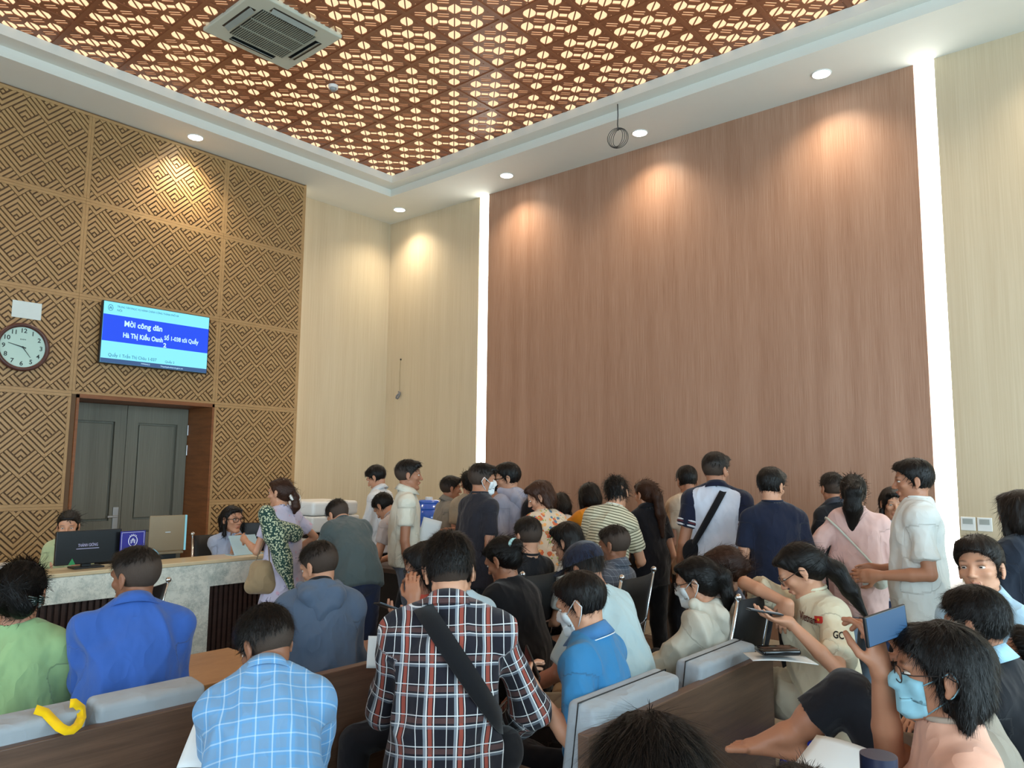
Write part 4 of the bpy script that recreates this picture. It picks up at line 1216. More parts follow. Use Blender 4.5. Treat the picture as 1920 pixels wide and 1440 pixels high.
def emblem(name, R_, mat, parent, M):
    """round seal: ring, small arch with a gate, dots on top"""
    m = MB()
    m.tube([(R_ * .8 * cos(2 * pi * k / 30), R_ * sin(2 * pi * k / 30), 0) for k in range(30)], R_ * .07, 6, closed=True)
    for s_ in (-1, 1): m.box((s_ * R_ * .33 - R_ * .07, -R_ * .5, -.0005), (s_ * R_ * .33 + R_ * .07, R_ * .15, .0012))
    m.box((-R_ * .45, R_ * .05, -.0005), (R_ * .45, R_ * .17, .0012)); m.box((-R_ * .25, R_ * .25, -.0005), (R_ * .25, R_ * .35, .0012)); m.box((-R_ * .06, -R_ * .1, -.0005), (R_ * .06, R_ * .5, .0012)); m.box((-R_ * .3, -R_ * .28, -.0005), (R_ * .3, -R_ * .2, .0012))
    for k in range(5): a = pi / 2 + (k - 2) * .33; m.sphere((R_ * .95 * cos(a), R_ * 1.2 * sin(a), 0), R_ * .09, n=6)
    o = m.build(name, mat, parent); o.data.transform(M); return o
# ---- television
TVY0, TVY1, TVZ0, TVZ1 = -4.22, -3.055, 2.643, 3.304; TW = TVY1 - TVY0; TH = TVZ1 - TVZ0
tv = thing('wall_television', 'flat television with a blue call screen on the carved panelling', 'television', (PX + .10, (TVY0 + TVY1) / 2, (TVZ0 + TVZ1) / 2))
Y_ = lambda u: -TW / 2 + u * TW
Z_ = lambda v: TH / 2 - v * TH
MB().box((-.055, -TW / 2, -TH / 2), (-.004, TW / 2, TH / 2), 0, None, .004).build('casing', M_BLACK, tv)
MB().box((-.10, -.2, -.15), (-.055, .2, .15)).build('bracket', M_STEEL, tv)
E_SKY = emit('screen_light_blue', '#7fdcf4', 1.0); E_BLUE = emit('screen_blue', '#1848e0', 1.0); E_NAVY = emit('screen_footer', '#3a5c8c', .8); E_TXT = emit('screen_text_white', '#bfeaff', 1.0); E_DK = emit('screen_text_dark', '#2c6a86', .8)
scr = MB().box((-.004, Y_(.008), Z_(.985)), (.0, Y_(.992), Z_(.012))).build('screen', E_SKY, tv)
MB().box((0, Y_(.008), Z_(.64)), (.0008, Y_(.992), Z_(.215))).build('blue_band', E_BLUE, scr); MB().box((0, Y_(.008), Z_(.985)), (.0008, Y_(.992), Z_(.915))).build('footer_band', E_NAVY, scr)
def tvt(nm, s_, u, v, size, mat, wmax=None, bold=0.0): lettering(nm, s_, size, mat, scr, basis((.0015, Y_(u), Z_(v)), (0, 1, 0), (0, 0, 1)), 'LEFT', bold, wmax)
tvt('heading_text', 'Mời công dân', .19, .335, .085, E_TXT, .40, .002)
tvt('caller_text', 'Hà Thị Kiều Oanh', .185, .52, .072, E_TXT, .42, .002)
tvt('number_text', 'Số 1-038 tới Quầy', .56, .475, .066, E_TXT, .39, .0015)
tvt('counter_number_text', '2', .555, .60, .066, E_TXT, None, .002)
tvt('title_text', 'TRUNG TÂM PHỤC VỤ HÀNH CHÍNH CÔNG THÀNH PHỐ HÀ', .12, .075, .030, E_DK, .66); tvt('title_text', 'NỘI', .12, .135, .030, E_DK)
tvt('queue_text', 'Quầy 1 Trần Thị Châu 1-037', .07, .86, .048, E_DK, .50); tvt('queue_text', 'Quầy 2', .58, .87, .034, E_DK)
tvt('footer_text', 'TTPVHCC', .36, .95, .022, E_TXT); tvt('footer_text', 'Thanhphohanoi.gov.vn', .54, .955, .022, E_TXT, .25)
emblem('emblem', .030, E_DK, scr, basis((.0015, Y_(.065), Z_(.11)), (0, 1, 0), (0, 0, 1)))
# ---- clock
ck = thing('wall_clock', 'round wall clock with a dark wooden rim and pale dial', 'clock', (PX, -4.895, 2.723)); R_ = .232
MB().cyl((0, 0, 0), (.02, 0, 0), R_ - .01, n=48).build('case', M_BLACK, ck)
rim = MB().tube([(.028, (R_ - .016) * cos(2 * pi * k / 56), (R_ - .016) * sin(2 * pi * k / 56)) for k in range(56)], .021, 10, closed=True); rim.build('rim', plain('clock_rim', '#4a2c26', .35), ck, True)
MB().cyl((.018, 0, 0), (.024, 0, 0), R_ - .028, n=48).build('dial', plain('clock_dial', '#b4cfc4', .35, var=.01), ck)
kn = plain('clock_ink', '#22302e', .5)
for k in range(1, 13):
    a = pi / 2 - 2 * pi * k / 12; lettering('numeral', str(k), .060, kn, ck, basis((.0250, .160 * cos(a), .160 * sin(a)), (0, 1, 0), (0, 0, 1)), 'CENTER', .001)
lettering('maker_text', 'KASHI', .018, kn, ck, basis((.0250, 0, .075), (0, 1, 0), (0, 0, 1)), 'CENTER')
def hand(nm, ang, L, w_, back=.03):
    M_ = Matrix.Rotation(ang, 4, 'X'); m = MB(); m.add([(.028, -w_, -back), (.028, w_, -back), (.028, w_ * .4, L), (.028, -w_ * .4, L), (.030, -w_, -back), (.030, w_, -back), (.030, w_ * .4, L), (.030, -w_ * .4, L)], [(0, 3, 2, 1), (4, 5, 6, 7), (0, 1, 5, 4), (1, 2, 6, 5), (2, 3, 7, 6), (3, 0, 4, 7)], 0, M_); m.build(nm, kn, ck)
hand('minute_hand', radians(76), .13, .006); hand('hour_hand', radians(-143), .12, .004, .0); MB().cyl((.026, 0, 0), (.033, 0, 0), .009, n=12).build('hub', kn, ck)
# ---- paper notice
n_ = thing('paper_notice', 'blank white paper card fixed above the wall clock', 'notice', (PX + .001, -4.878, 3.094)); MB().box((0, -.127, -.083), (.004, .127, .083)).build('card', plain('paper', '#c9d4d2', .6, var=.02), n_)
# ---------------------------------------------------------------- furniture
M_BENCH = wood('bench_wood', '#5c4434', '#7a5c46', (14, 1, 1), 2.2, .42); M_BENCH_Y = wood('bench_wood_long', '#4d3a2e', '#6b5140', (3, .5, 14), 2.4, .42)
M_SEATW = wood('bench_seat_wood', '#9a7048', '#b58a5c', (2, .6, 2), 3, .4)
M_CUSH = cloth('cushion_grey', '#9aa2a8', .05, 1400)
def marble():
    t = NT('counter_marble', .22, .5); o = t.obj()
    n1 = t.noise(o, 2.2, 6, .62); w_ = t.noise(t.n('ShaderNodeVectorMath', {0: o, 1: n1.outputs[1]}, operation='ADD').outputs[0], 5, 8, .68).outputs[0]
    v = t.math('LESS_THAN', t.math('ABSOLUTE', t.math('SUBTRACT', w_, .5)), .012)
    b = t.n('ShaderNodeValToRGB', {0: t.noise(o, 9, 8, .7).outputs[0]}); b.color_ramp.elements[0].position = .34; b.color_ramp.elements[0].color = srgb('#a9b2ab'); b.color_ramp.elements[1].position = .55; b.color_ramp.elements[1].color = srgb('#d6d8cd')
    t.color(t.mix(t.math('MULTIPLY', v, .35), b.outputs[0], srgb('#6f7a74'))); return t.mat
M_MARB = marble(); M_SLAT = wood('dark_slat_wood', '#2a1c18', '#3a2822', (1, 1, 10), 4, .5)
M_TOP = plain('counter_top_beige', '#c9b896', .3, var=.05)
M_MESH = plain('chair_mesh_black', '#0c0d10', .55, bump=.6, bs=500); M_DESK = plain('desk_brown', '#4a3a30', .45)
def cushion(name, x0, x1, y0, y1, z0, z1, tilt, parent, base, piped=True):
    m = MB(); m.box((-(x1 - x0) / 2, -(y1 - y0) / 2, -(z1 - z0) / 2), ((x1 - x0) / 2, (y1 - y0) / 2, (z1 - z0) / 2), 0, None, .022)
    m2 = [Matrix.Translation(((x0 + x1) / 2 - base[0], (y0 + y1) / 2 - base[1], (z0 + z1) / 2 - base[2])) @ Matrix.Rotation(tilt, 4, 'Y')]
    v = [tuple(m2[0] @ Vector(p)) for p in m.v]
    o = link(name, v, m.f, M_CUSH, parent, True, None, {'rest': np.array(v)})
    if not piped: return o
    # seam piping
    a = (x1 - x0) / 2; b = (y1 - y0) / 2; c = (z1 - z0) / 2; q = MB()
    pts = [Vector((-a * .2, s1 * (b + .001), s2 * (c + .001))) for s1, s2 in ((-1, -1), (1, -1), (1, 1), (-1, 1))]
    q.tube([m2[0] @ p for p in pts], .0028, 6, closed=True); q.build('piping', M_BLACK, o, True); return o
def bench(label, y0, y1, xb, cush, depth=.62, zb=.74, piped=True):
    """bench facing -x, rear face of its back at x=xb"""
    L = y1 - y0; t = thing('waiting_bench', label, 'bench', (xb - depth / 2, (y0 + y1) / 2, 0), group='wooden waiting benches'); b = (xb - depth / 2, (y0 + y1) / 2, 0)
    X = lambda x: x - b[0]; Y = lambda y: y - b[1]
    MB().box((X(xb - .045), Y(y0), .04), (X(xb), Y(y1), zb), 0, None, .004).build('backrest', M_BENCH_Y, t)
    MB().box((X(xb - depth), Y(y0 + .05), .33), (X(xb - .045), Y(y1 - .05), .38), 0, None, .004).build('seat', M_BENCH_Y, t)
    MB().box((X(xb - depth + .05), Y(y0 + .08), .0), (X(xb - .08), Y(y1 - .08), .33)).build('base', M_BENCH_Y, t)
    for a, c in ((y0, y0 + .05), (y1 - .05, y1)): MB().box((X(xb - depth - .02), Y(a), .0), (X(xb - .046), Y(c), .56), 0, None, .004).build('armrest', M_BENCH, t)
    for (a, c) in cush:
        cushion('seat_cushion', xb - depth + .01, xb - .16, a, c, .38, .47, 0, t, b, piped)
        cushion('back_cushion', xb - .17, xb - .05, a, c, .42, .805, radians(7), t, b, piped)
    return t
bench('wooden bench at the left front, grey cushions, yellow strap on its back', -8.0, -5.80, 6.02, [(-7.95, -7.15), (-7.12, -6.24), (-6.21, -5.83)], piped=False)
BB = bench('bench behind the check shirt, its back board bare dark wood, jacket man on it', -5.36, -4.02, 6.02, [])
cb = bench('long wooden bench on the right with two tilted grey back cushions', -5.20, -3.66, 7.27, [(-5.12, -4.52), (-4.35, -3.78)])
bench('bench at the right front edge under the peach shirt, pale grey cushions', -6.75, -3.75, 8.86, [(-6.3, -5.5), (-5.45, -4.65), (-4.6, -3.85)], depth=.72)
t = thing('low_bench', 'backless dark wooden bench under the two checked-shirt men', 'bench', (6.95, -5.85, 0), group='wooden waiting benches')
MB().box((-.25, -.50, .40), (.27, .42, .45), 0, None, .004).build('seat', M_BENCH_Y, t)
for s_ in (-.44, .36): MB().box((-.22, s_ - .03, 0), (.24, s_ + .03, .40)).build('leg', M_BENCH, t)
t = thing('low_table', 'light orange-brown wooden table top between two benches, in front of the counter', 'table', (4.52, -5.08, 0))
MB().box((-.34, -.36, .42), (.34, .36, .46), 0, None, .006).build('tabletop', M_SEATW, t)
for sx in (-.28, .28): MB().box((sx - .03, -.32, 0), (sx + .03, .32, .42)).build('leg', M_BENCH, t)
# yellow strap
t = thing('yellow_strap', 'bright yellow fabric strap hanging over the grey bench cushion', 'strap')
def strap_pts(px): return [on_x(u, v, x) for (u, v, x) in px]
sp = [(66, 1330, 5.90), (85, 1336, 5.955), (100, 1352, 5.985), (112, 1364, 6.035), (124, 1370, 6.04), (135, 1369, 6.04), (146, 1360, 6.03), (153, 1345, 5.985), (152, 1328, 5.955), (140, 1318, 5.91), (131, 1319, 5.89)]
pp = [Vector(on_z(u, v, .828)) if x < 5.94 else Vector(on_x(u, v, x + .02)) for (u, v, x) in sp]; c0 = sum(pp, Vector()) / len(pp); t.location = c0
m = MB(); m.ribbon([p - c0 for p in pp], [Vector((1, -.3, .55))] * 11, .028, .0025); m.build('webbing', cloth('strap_yellow', '#e2b70a', .04, 2000), t, True)
# ---- reception counter
CX = 3.10; CZ = .875; CY0, CY1 = -6.6, -3.48
ct = thing('reception_counter', 'long reception counter clad in pale grey-green marble with dark slatted panels', 'counter', (CX - .3, (CY0 + CY1) / 2, 0))
bx0, by0 = CX - .3, (CY0 + CY1) / 2
def cbx(nm, a, b, mat, r=0): return MB().box((a[0] - bx0, a[1] - by0, a[2]), (b[0] - bx0, b[1] - by0, b[2]), 0, None, r).build(nm, mat, ct)
cbx('top_ledge', (CX - .30, CY0, CZ - .028), (CX + .006, CY1, CZ), M_TOP, .006)
cbx('marble_band', (CX - .045, CY0, .675), (CX, CY1 - .001, CZ - .029), M_MARB)
cbx('marble_pier', (CX - .045, -4.90, .0), (CX, -4.285, .6745), M_MARB); cbx('marble_pier', (CX - .045, CY0, .0), (CX, CY0 + .3, .6745), M_MARB)
cbx('end_panel', (CX - .9, CY1, .0), (CX, CY1 + .04, CZ), M_MARB)
cbx('work_surface', (CX - .95, CY0, .70), (CX - .301, CY1 - .001, .73), M_TOP)
for (a, b) in ((CY0 + .3, -4.90), (-4.285, CY1)):
    m = MB(); m.box((CX - .06 - bx0, a - by0, 0), (CX - .045 - bx0, b - by0, .674))
    n = int((b - a) / .042)
    for k in range(n): y = a + (b - a) * (k + .5) / n - by0; m.box((CX - .046 - bx0, y - .012, .02), (CX - .022 - bx0, y + .012, .672))
    m.build('slatted_panel', M_SLAT, ct)
# ---- things on the counter
mo = thing('desk_monitor', 'black monitor seen from behind with a white maker badge, before the green-clad clerk', 'monitor', (2.95, -5.12, CZ), radians(0))
MB().box((-.03, -.215, .03), (.0, .215, .262), 0, None, .006).build('housing', M_BLACK, mo); MB().box((-.032, -.205, .04), (-.0301, .205, .252)).build('screen', emit('mon_screen', '#9fc4dc', .6), mo)
MB().box((-.10, -.10, 0), (.03, .10, .012), 0, None, .004).build('foot', M_BLACK, mo); MB().box((-.06, -.03, .01), (-.03, .03, .1)).build('neck', M_BLACK, mo)
lettering('badge_text', 'THÁNH GIÓNG', .03, plain('badge_white', '#b8b4d8', .5), mo, basis((.0012, -.075, .16), (0, 1, 0), (0, 0, 1)), 'LEFT', 0, .13)
b_ = MB(); b_.box((.0002, -.085, .135), (.001, .065, .139)); b_.build('badge_underline', plain('badge_white', '#b8b4d8', .5), mo)
g_ = MB(); g_.add([(.001, -.13, .032), (.001, -.085, .032), (.001, -.107, .075), (.002, -.13, .032), (.002, -.085, .032), (.002, -.107, .075)], [(0, 2, 1), (3, 4, 5), (0, 1, 4, 3), (1, 2, 5, 4), (2, 0, 3, 5)]); g_.build('sticker', plain('sticker_green', '#2c8a50', .4), mo)
sg = thing('counter_sign', 'blue counter number sign with a white round emblem', 'sign', (3.0, -4.845, CZ)); SB = plain('sign_blue', '#2c2888', .35, var=.03); SW = plain('sign_white', '#e4e6f4', .5)
MB().box((-.006, -.088, .012), (.0, .088, .245)).build('board', SB, sg); MB().box((-.05, -.07, 0), (.05, .07, .012)).build('foot', M_WPL, sg)
f_ = MB()
for (a, b, c, d) in ((-.080, -.078, .02, .237), (.078, .080, .02, .237), (-.08, .08, .235, .237), (-.08, .08, .02, .022)): f_.box((.0, a, c), (.001, b, d))
f_.build('border_line', SW, sg); emblem('emblem', .038, SW, sg, basis((.0015, .0, .175), (0, 1, 0), (0, 0, 1))); lettering('sign_text', 'QUẦY SỐ HAI', .03, SW, sg, basis((.001, -.068, .092), (0, 1, 0), (0, 0, 1)), 'LEFT', .0006, .136)
lp = thing('laptop', 'tan-backed upright laptop screen standing on the counter beside the blue sign', 'laptop', (2.66, -4.42, .73), radians(-8)); TA = plain('laptop_tan', '#87775c', .4)
MB().box((-.012, -.15, .19), (.006, .12, .47), 0, None, .006).build('lid', TA, lp); MB().box((-.014, .121, .19), (.006, .135, .47), 0, None, .003).build('lid_edge', emit('edge_cyan_glow', '#8fd8e8', .55), lp); MB().box((-.25, -.15, .165), (.0, .12, .185), 0, None, .004).build('keyboard_base', TA, lp); MB().box((-.2, -.1, 0), (-.05, .08, .165)).build('stand', M_BLACK, lp)  # lid edge is no lamp; its cyan brightness is put in as emission
MB().box((.006, -.03, .335), (.008, .01, .341)).build('badge', M_STEEL, lp)
dm = thing('desk_phone', 'black desk telephone half hidden behind the blue sign', 'telephone', (2.74, -4.66, .73)); MB().box((-.1, -.08, 0), (.08, .08, .06), 0, None, .01).build('base', M_BLACK, dm); MB().box((-.02, -.07, .06), (.03, -.02, .30), 0, None, .012).build('handset', M_BLACK, dm)
ts = thing('tissue_packet', 'light blue tissue packet on the counter behind the blue sign', 'packet', (2.93, -4.70, CZ)); m = MB(); m.box((-.05, -.06, 0), (.05, .06, .05), 0, None, .015); m.cyl((0, .03, .05), (.0, .06, .075), .02, .035, 8); m.build('packet', plain('packet_blue', '#7fb4cc', .5), ts, True)
mo = thing('desk_monitor', 'black monitor beside the clerk in the pale blue shirt, turned away', 'monitor', (2.74, -3.62, .73), radians(-40))
MB().box((-.02, -.21, .09), (.0, .21, .38), 0, None, .006).build('housing', M_BLACK, mo); MB().box((-.022, -.2, .10), (-.0201, .2, .37)).build('screen', emit('mon_screen', '#9fc4dc', .6), mo); MB().box((-.1, -.1, 0), (.05, .1, .012)).build('foot', M_BLACK, mo); MB().box((-.03, -.02, .012), (-.02, .02, .12)).build('neck', M_BLACK, mo)
pr = thing('desk_printer', 'rounded white printer at the left end of the counter', 'printer', (2.93, -5.72, CZ)); m = MB(); m.box((-.12, -.22, 0), (.12, .24, .07), 0, None, .028); m.build('body', M_WPL, pr, True); MB().box((.119, -.1, .02), (.122, .1, .04)).build('slot', M_BLACK, pr)
ac = thing('brochure_stand', 'slanted clear-blue document stand at the counter end before the dress woman', 'stand', (2.98, -3.90, CZ)); m = MB()
M_ACR = plain('brochure_blue', '#a9cddc', .15, coat=.5)
m.box((-.004, -.12, 0), (.004, .12, .19), 0, Matrix.Rotation(radians(-38), 4, 'Y')); m.build('board', M_ACR, ac); MB().box((-.12, -.14, 0), (-.0, .14, .006)).build('foot', M_ACR, ac)
# ---- dark desk and cabinets behind, copier
dk = thing('side_desk', 'dark brown desk where the bent man leans, behind the benches', 'desk', (3.75, -2.62, 0))
MB().box((-.75, -.4, .71), (.75, .4, .75), 0, None, .006).build('desktop', M_DESK, dk); MB().box((-.72, -.38, .02), (.72, -.35, .71)).build('front_panel', plain('desk_dark', '#1d1613', .5), dk)
for s_ in (-.71, .71): MB().box((s_ - .02, -.38, 0), (s_ + .02, .38, .71)).build('side_panel', M_DESK, dk)
cp = thing('photocopier', 'white office photocopier with grey trays against the beige wall', 'copier', (2.33, -2.77, 0), radians(0))
m = MB(); m.box((-.3, -.28, .03), (.3, .28, .92), 0, None, .02); m.build('body', M_WPL, cp); MB().box((-.3, -.28, .98), (.3, .28, 1.13), 0, None, .02).build('scanner_unit', M_WPL, cp); MB().box((-.29, -.27, 1.135), (.29, .27, 1.27), 0, None, .03).build('document_feeder', M_WPL, cp)
MB().box((-.25, -.24, .92), (.2, .24, .98)).build('output_gap', M_BLACK, cp)
for z in (.2, .4, .6, .78): MB().box((.300, -.24, z), (.312, .24, z + .015)).build('tray_grip', plain('tray_grey', '#5a5d60', .5), cp)
pt_ = thing('long_side_table', 'long dark table along the reddish wall where people fill in forms', 'table', (5.3, -.95, 0))
MB().box((-2.4, -.35, .74), (2.4, .35, .78), 0, None, .006).build('tabletop', M_DESK, pt_)
for s_ in (-2.3, 0, 2.3): MB().box((s_ - .03, -.3, 0), (s_ + .03, .3, .74)).build('leg', M_DESK, pt_)
JX = at_px(803, 985, 8.1)
bk = thing('water_jug', 'glossy blue plastic water jug standing on the cabinet before the beige wall', 'jug', (JX[0], JX[1], .89)); BL = plain('jug_blue', '#1e5cc4', .12, .6, var=.05, coat=.6)
bl_ = []; m = MB(); m.cyl((0, 0, 0), (0, 0, .33), .135, n=28); m.cyl((0, 0, .33), (0, 0, .37), .135, .10, 28)
for z in (.08, .18, .28): m.tube([(.137 * cos(2 * pi * k / 28), .137 * sin(2 * pi * k / 28), z) for k in range(28)], .008, 6, closed=True)
m.build('bottle', BL, bk, True); m = MB(); m.cyl((0, 0, .37), (0, 0, .40), .04); m.build('cap', M_WPL, bk)
cbn = thing('low_cabinet', 'low pale cabinet under the blue water jug', 'cabinet', (JX[0], JX[1], 0)); MB().box((-.3, -.25, 0), (.3, .25, .89), 0, None, .006).build('body', M_WPL, cbn); MB().box((-.28, -.262, .05), (.28, -.2505, .82)).build('door', plain('cab_door', '#b9b6ae', .4), cbn)
# ---- black mesh chairs with chrome rails and ball ends
def mesh_chair(label, x, y, yaw, top=.98, k=1.0):
    a = CAM_YAW + radians(yaw); t = thing('office_chair', label, 'chair', (x, y, 0), a, group='black mesh chairs with chrome rails')
    # local: +y forward, back at -y
    bk = MB(); P = []
    zs = [.50, .62, .74, .86, top]; 
    v = []; f = []
    for z in zs:
        q = (z - .50) / (top - .50)
        for s_ in np.linspace(-1, 1, 9): v.append((s_ * .215, -.235 - .10 * q - .035 * (1 - s_ * s_), z))
    n = len(v); v += [(p[0], p[1] - .008, p[2]) for p in v]
    for i in range(4):
        for j in range(8):
            a_ = i * 9 + j; f += [(a_, a_ + 1, a_ + 10, a_ + 9), (a_ + n, a_ + 9 + n, a_ + 10 + n, a_ + 1 + n)]
    bd = list(range(0, 9)) + [i * 9 + 8 for i in range(1, 5)] + [36 + j for j in range(7, -1, -1)] + [i * 9 for i in range(3, 0, -1)]
    for i in range(len(bd)): p_, q_ = bd[i], bd[(i + 1) % len(bd)]; f.append((q_, p_, p_ + n, q_ + n))
    link('backrest', v, f, M_MESH, t)
    m = MB(); m.box((-.22, -.235, .43), (.22, .22, .475), 0, None, .018); m.build('seat', M_MESH, t, True)
    for s_ in (-1, 1):
        m = MB(); m.tube([(s_ * .235, .2, .445), (s_ * .235, -.2, .445), (s_ * .232, -.245, .50), (s_ * .228, -.34, top + .005)], .0095, 8); r_ = m.build('side_rail', M_CHROME, t, True)
        m = MB(); m.sphere((s_ * .228, -.343, top + .015), .018, n=14); m.build('rail_ball', M_CHROME, r_, True)
    m = MB(); m.tube([(-.232, -.285, .70), (-.12, -.315, .695), (0, -.325, .693), (.12, -.315, .695), (.232, -.285, .70)], .009, 8); m.build('back_bar', M_CHROME, t, True)
    for s_ in (-1, 1):
        m = MB(); m.tube([(s_ * .24, -.22, .42), (s_ * .25, -.25, .02), (s_ * .25, .25, .02), (s_ * .24, .22, .42)], .011, 8); m.build('leg', M_CHROME, t, True)
    return t

def chair_balls(label, l, r_, z0=None):
    """chair placed by the two ball ends of its rails as measured in the photo (left, right)"""
    best = None
    for z in (np.linspace(.80, 1.12, 65) if z0 is None else [z0]):
        a, b = on_z(l[0], l[1], z), on_z(r_[0], r_[1], z); e = abs(np.linalg.norm(b - a) - .456)
        if best is None or e < best[0]: best = (e, z, a, b)
    e, z, a, b = best; rd = nrm(b - a); fw = np.cross(V3(0, 0, 1), rd); c = (a + b) / 2 + fw * .343
    t = mesh_chair(label, c[0], c[1], math.degrees(math.atan2(rd[1], rd[0]) - CAM_YAW), z - .015)
    t.scale[0] = np.linalg.norm(b - a) / .456; return t
# ---------------------------------------------------------------- prints
def _line(t, c, per, wd, off=0.0):
    fr = t.math('FRACT', t.math('ADD', t.math('DIVIDE', c, per), off)); return t.math('LESS_THAN', t.math('ABSOLUTE', t.math('SUBTRACT', fr, .5)), wd / per / 2)
def plaid(t, o, c):
    s = t.n('ShaderNodeSeparateXYZ', {0: o}); x, z = s.outputs[0], s.outputs[2]; P = .092
    c = t.mix(t.math('MULTIPLY', _line(t, x, P, .012, .0), .85), c, srgb('#96483a')); c = t.mix(t.math('MULTIPLY', _line(t, z, P, .016, .25), .45), c, srgb('#6a4a44'))
    c = t.mix(t.math('MULTIPLY', _line(t, x, P, .010, .17), .7), c, srgb('#8d97a0')); c = t.mix(t.math('MULTIPLY', _line(t, z, P, .009, .47), .5), c, srgb('#737d88'))
    for off, w_ in ((.12, .0032), (-.12, .0032), (.46, .0025)):
        c = t.mix(t.math('MULTIPLY', _line(t, x, P, w_, off), .9), c, srgb('#dcdcda'))
    for off, w_ in ((.10, .003), (.42, .003)):
        c = t.mix(t.math('MULTIPLY', _line(t, z, P, w_, off), .85), c, srgb('#cfd2d4'))
    return c
def bluecheck(t, o, c):
    s = t.n('ShaderNodeSeparateXYZ', {0: o}); x, z = s.outputs[0], s.outputs[2]; P = .047
    c = t.mix(t.math('MULTIPLY', _line(t, x, P, .020, .0), .35), c, srgb('#4f97cf')); c = t.mix(t.math('MULTIPLY', _line(t, z, P, .020, .0), .35), c, srgb('#4f97cf'))
    c = t.mix(t.math('MULTIPLY', _line(t, x, P, .004, .0), .38), c, srgb('#cfe2ec')); c = t.mix(t.math('MULTIPLY', _line(t, z, P, .004, .0), .32), c, srgb('#cfe2ec')); return c
def stripes(t, o, c):
    s = t.n('ShaderNodeSeparateXYZ', {0: o}); return t.mix(_line(t, s.outputs[2], .020, .007), c, srgb('#5c5a48'))
def greycheck(t, o, c):
    s = t.n('ShaderNodeSeparateXYZ', {0: o}); c = t.mix(t.math('MULTIPLY', _line(t, s.outputs[0], .03, .002), .5), c, srgb('#9aa0a8')); return t.mix(t.math('MULTIPLY', _line(t, s.outputs[2], .03, .002), .5), c, srgb('#9aa0a8'))
def _spots(t, o, scale, thr, colr, c, seed=0):
    v = t.n('ShaderNodeTexVoronoi', {'Vector': t.vmap(o, (1, 1, 1), (seed, seed * .7, 0)), 'Scale': scale}, feature='F1')
    d = t.math('ADD', v.outputs['Distance'], t.math('MULTIPLY', t.noise(o, scale * 3, 2).outputs[0], .35)); return t.mix(t.math('LESS_THAN', d, thr), c, colr)
def floral(t, o, c):
    c = _spots(t, o, 18, .50, srgb('#c2603c'), c, 1); c = _spots(t, o, 22, .44, srgb('#d99a5c'), c, 3); c = _spots(t, o, 20, .42, srgb('#4f6f84'), c, 5); return _spots(t, o, 30, .40, srgb('#8e9a4c'), c, 8)
def lavender(t, o, c):
    c = _spots(t, o, 13, .36, srgb('#c9a8bc'), c, 2); return _spots(t, o, 19, .30, srgb('#8f8bb0'), c, 6)
def speckle(t, o, c):
    c = _spots(t, o, 75, .62, srgb('#b9c0a0'), c, 2); return c
# ---------------------------------------------------------------- the people
W_MASK = plain('mask_white', '#d6dcde', .8); B_MASK = plain('mask_blue', '#8fc0d0', .8); G_MET = plain('spectacle_metal', '#3c3634', .3, metal=.8)
c_ = cloth
def worn(name, lab, cat, P, axis, c, width, mat, arc=(0, 2 * pi), x0=None, bag=None):
    t = thing(name, lab, cat, tuple(P.base)); 
    o, pts = P.strap('strap', mat, axis, c, width, .004, arc, x0, 60, None)
    o.parent = t; o.data.transform(Matrix.Translation(Vector(-P.base)))
    return t, pts
def blob(name, par, prims, mat, res=.006, rest=True, base=(0, 0, 0), wr=.003, sc_=14):
    f = Field()
    for q in prims:
        if q[0] == 'e': f.ell(V3(q[1]), V3(q[2]), q[3] if len(q) > 3 else .02, q[4] if len(q) > 4 else None)
        else: f.cone(V3(q[1]), V3(q[2]), q[3], q[4], q[5] if len(q) > 5 else .02)
    v, fc = f.mesh(res); n = vnormals(v, fc); v = v + n * (wr * snoise(v, sc_, 5, 3))[:, None]
    return link(name, v - V3(base), fc, mat, par, True, None, {'rest': v})
def phone(lab, P, hand, tilt=0, flip=1, cat='phone', screen='#5d8fc4', fwd=None):
    """phone lying in the fingers of a hand"""
    wr = P.WR[hand]; fd, pn, cu = P.HD[hand]; pn = nrm(pn - (pn @ fd) * fd); c = wr + fd * .105 * P.k + pn * .024 * P.k
    x = np.cross(fd, pn); M_ = basis(c, fd if fwd is None else fwd, x if fwd is None else fd)
    t = thing('mobile_phone', lab, cat); t.matrix_world = M_
    MB().box((-.075, -.036, -.004), (.075, .036, .004), 0, None, .003).build('casing', M_BLACK, t)
    s_ = 1 if (M_.to_3x3() @ Vector((0, 0, 1))).dot(Vector(pn)) > 0 else -1
    MB().box((-.070, -.033, s_ * .0042), (.070, .033, s_ * .0048)).build('screen', emit('phone_screen_' + screen[1:], screen, .5), t); return t
def sheet(lab, c, xd, yd, w_, h_, name='paper_sheet', cat='paper', mat=None, n=1):
    t = thing(name, lab, cat); t.matrix_world = basis(c, xd, yd)
    v = []; f = []; N = 8
    for i in range(N + 1):
        for j in range(N + 1): x = w_ * (i / N - .5); y = h_ * (j / N - .5); v.append((x, y, .012 * sin(2.6 * i / N + .7) + .004 * cos(3 * j / N)))
    n0 = len(v); v += [(a, b, c_z - .0012 * n) for a, b, c_z in v]
    for i in range(N):
        for j in range(N): a = i * (N + 1) + j; f += [(a, a + N + 1, a + N + 2, a + 1), (a + n0, a + 1 + n0, a + N + 2 + n0, a + N + 1 + n0)]
    bd = [j for j in range(N + 1)] + [i * (N + 1) + N for i in range(1, N + 1)] + [N * (N + 1) + j for j in range(N - 1, -1, -1)] + [i * (N + 1) for i in range(N - 1, 0, -1)]
    for i in range(len(bd)): a, b = bd[i], bd[(i + 1) % len(bd)]; f.append((a, b, b + n0, a + n0))
    link('sheet', v, f, mat or plain('paper_white', '#d4dadb', .6, var=.02), t); return t

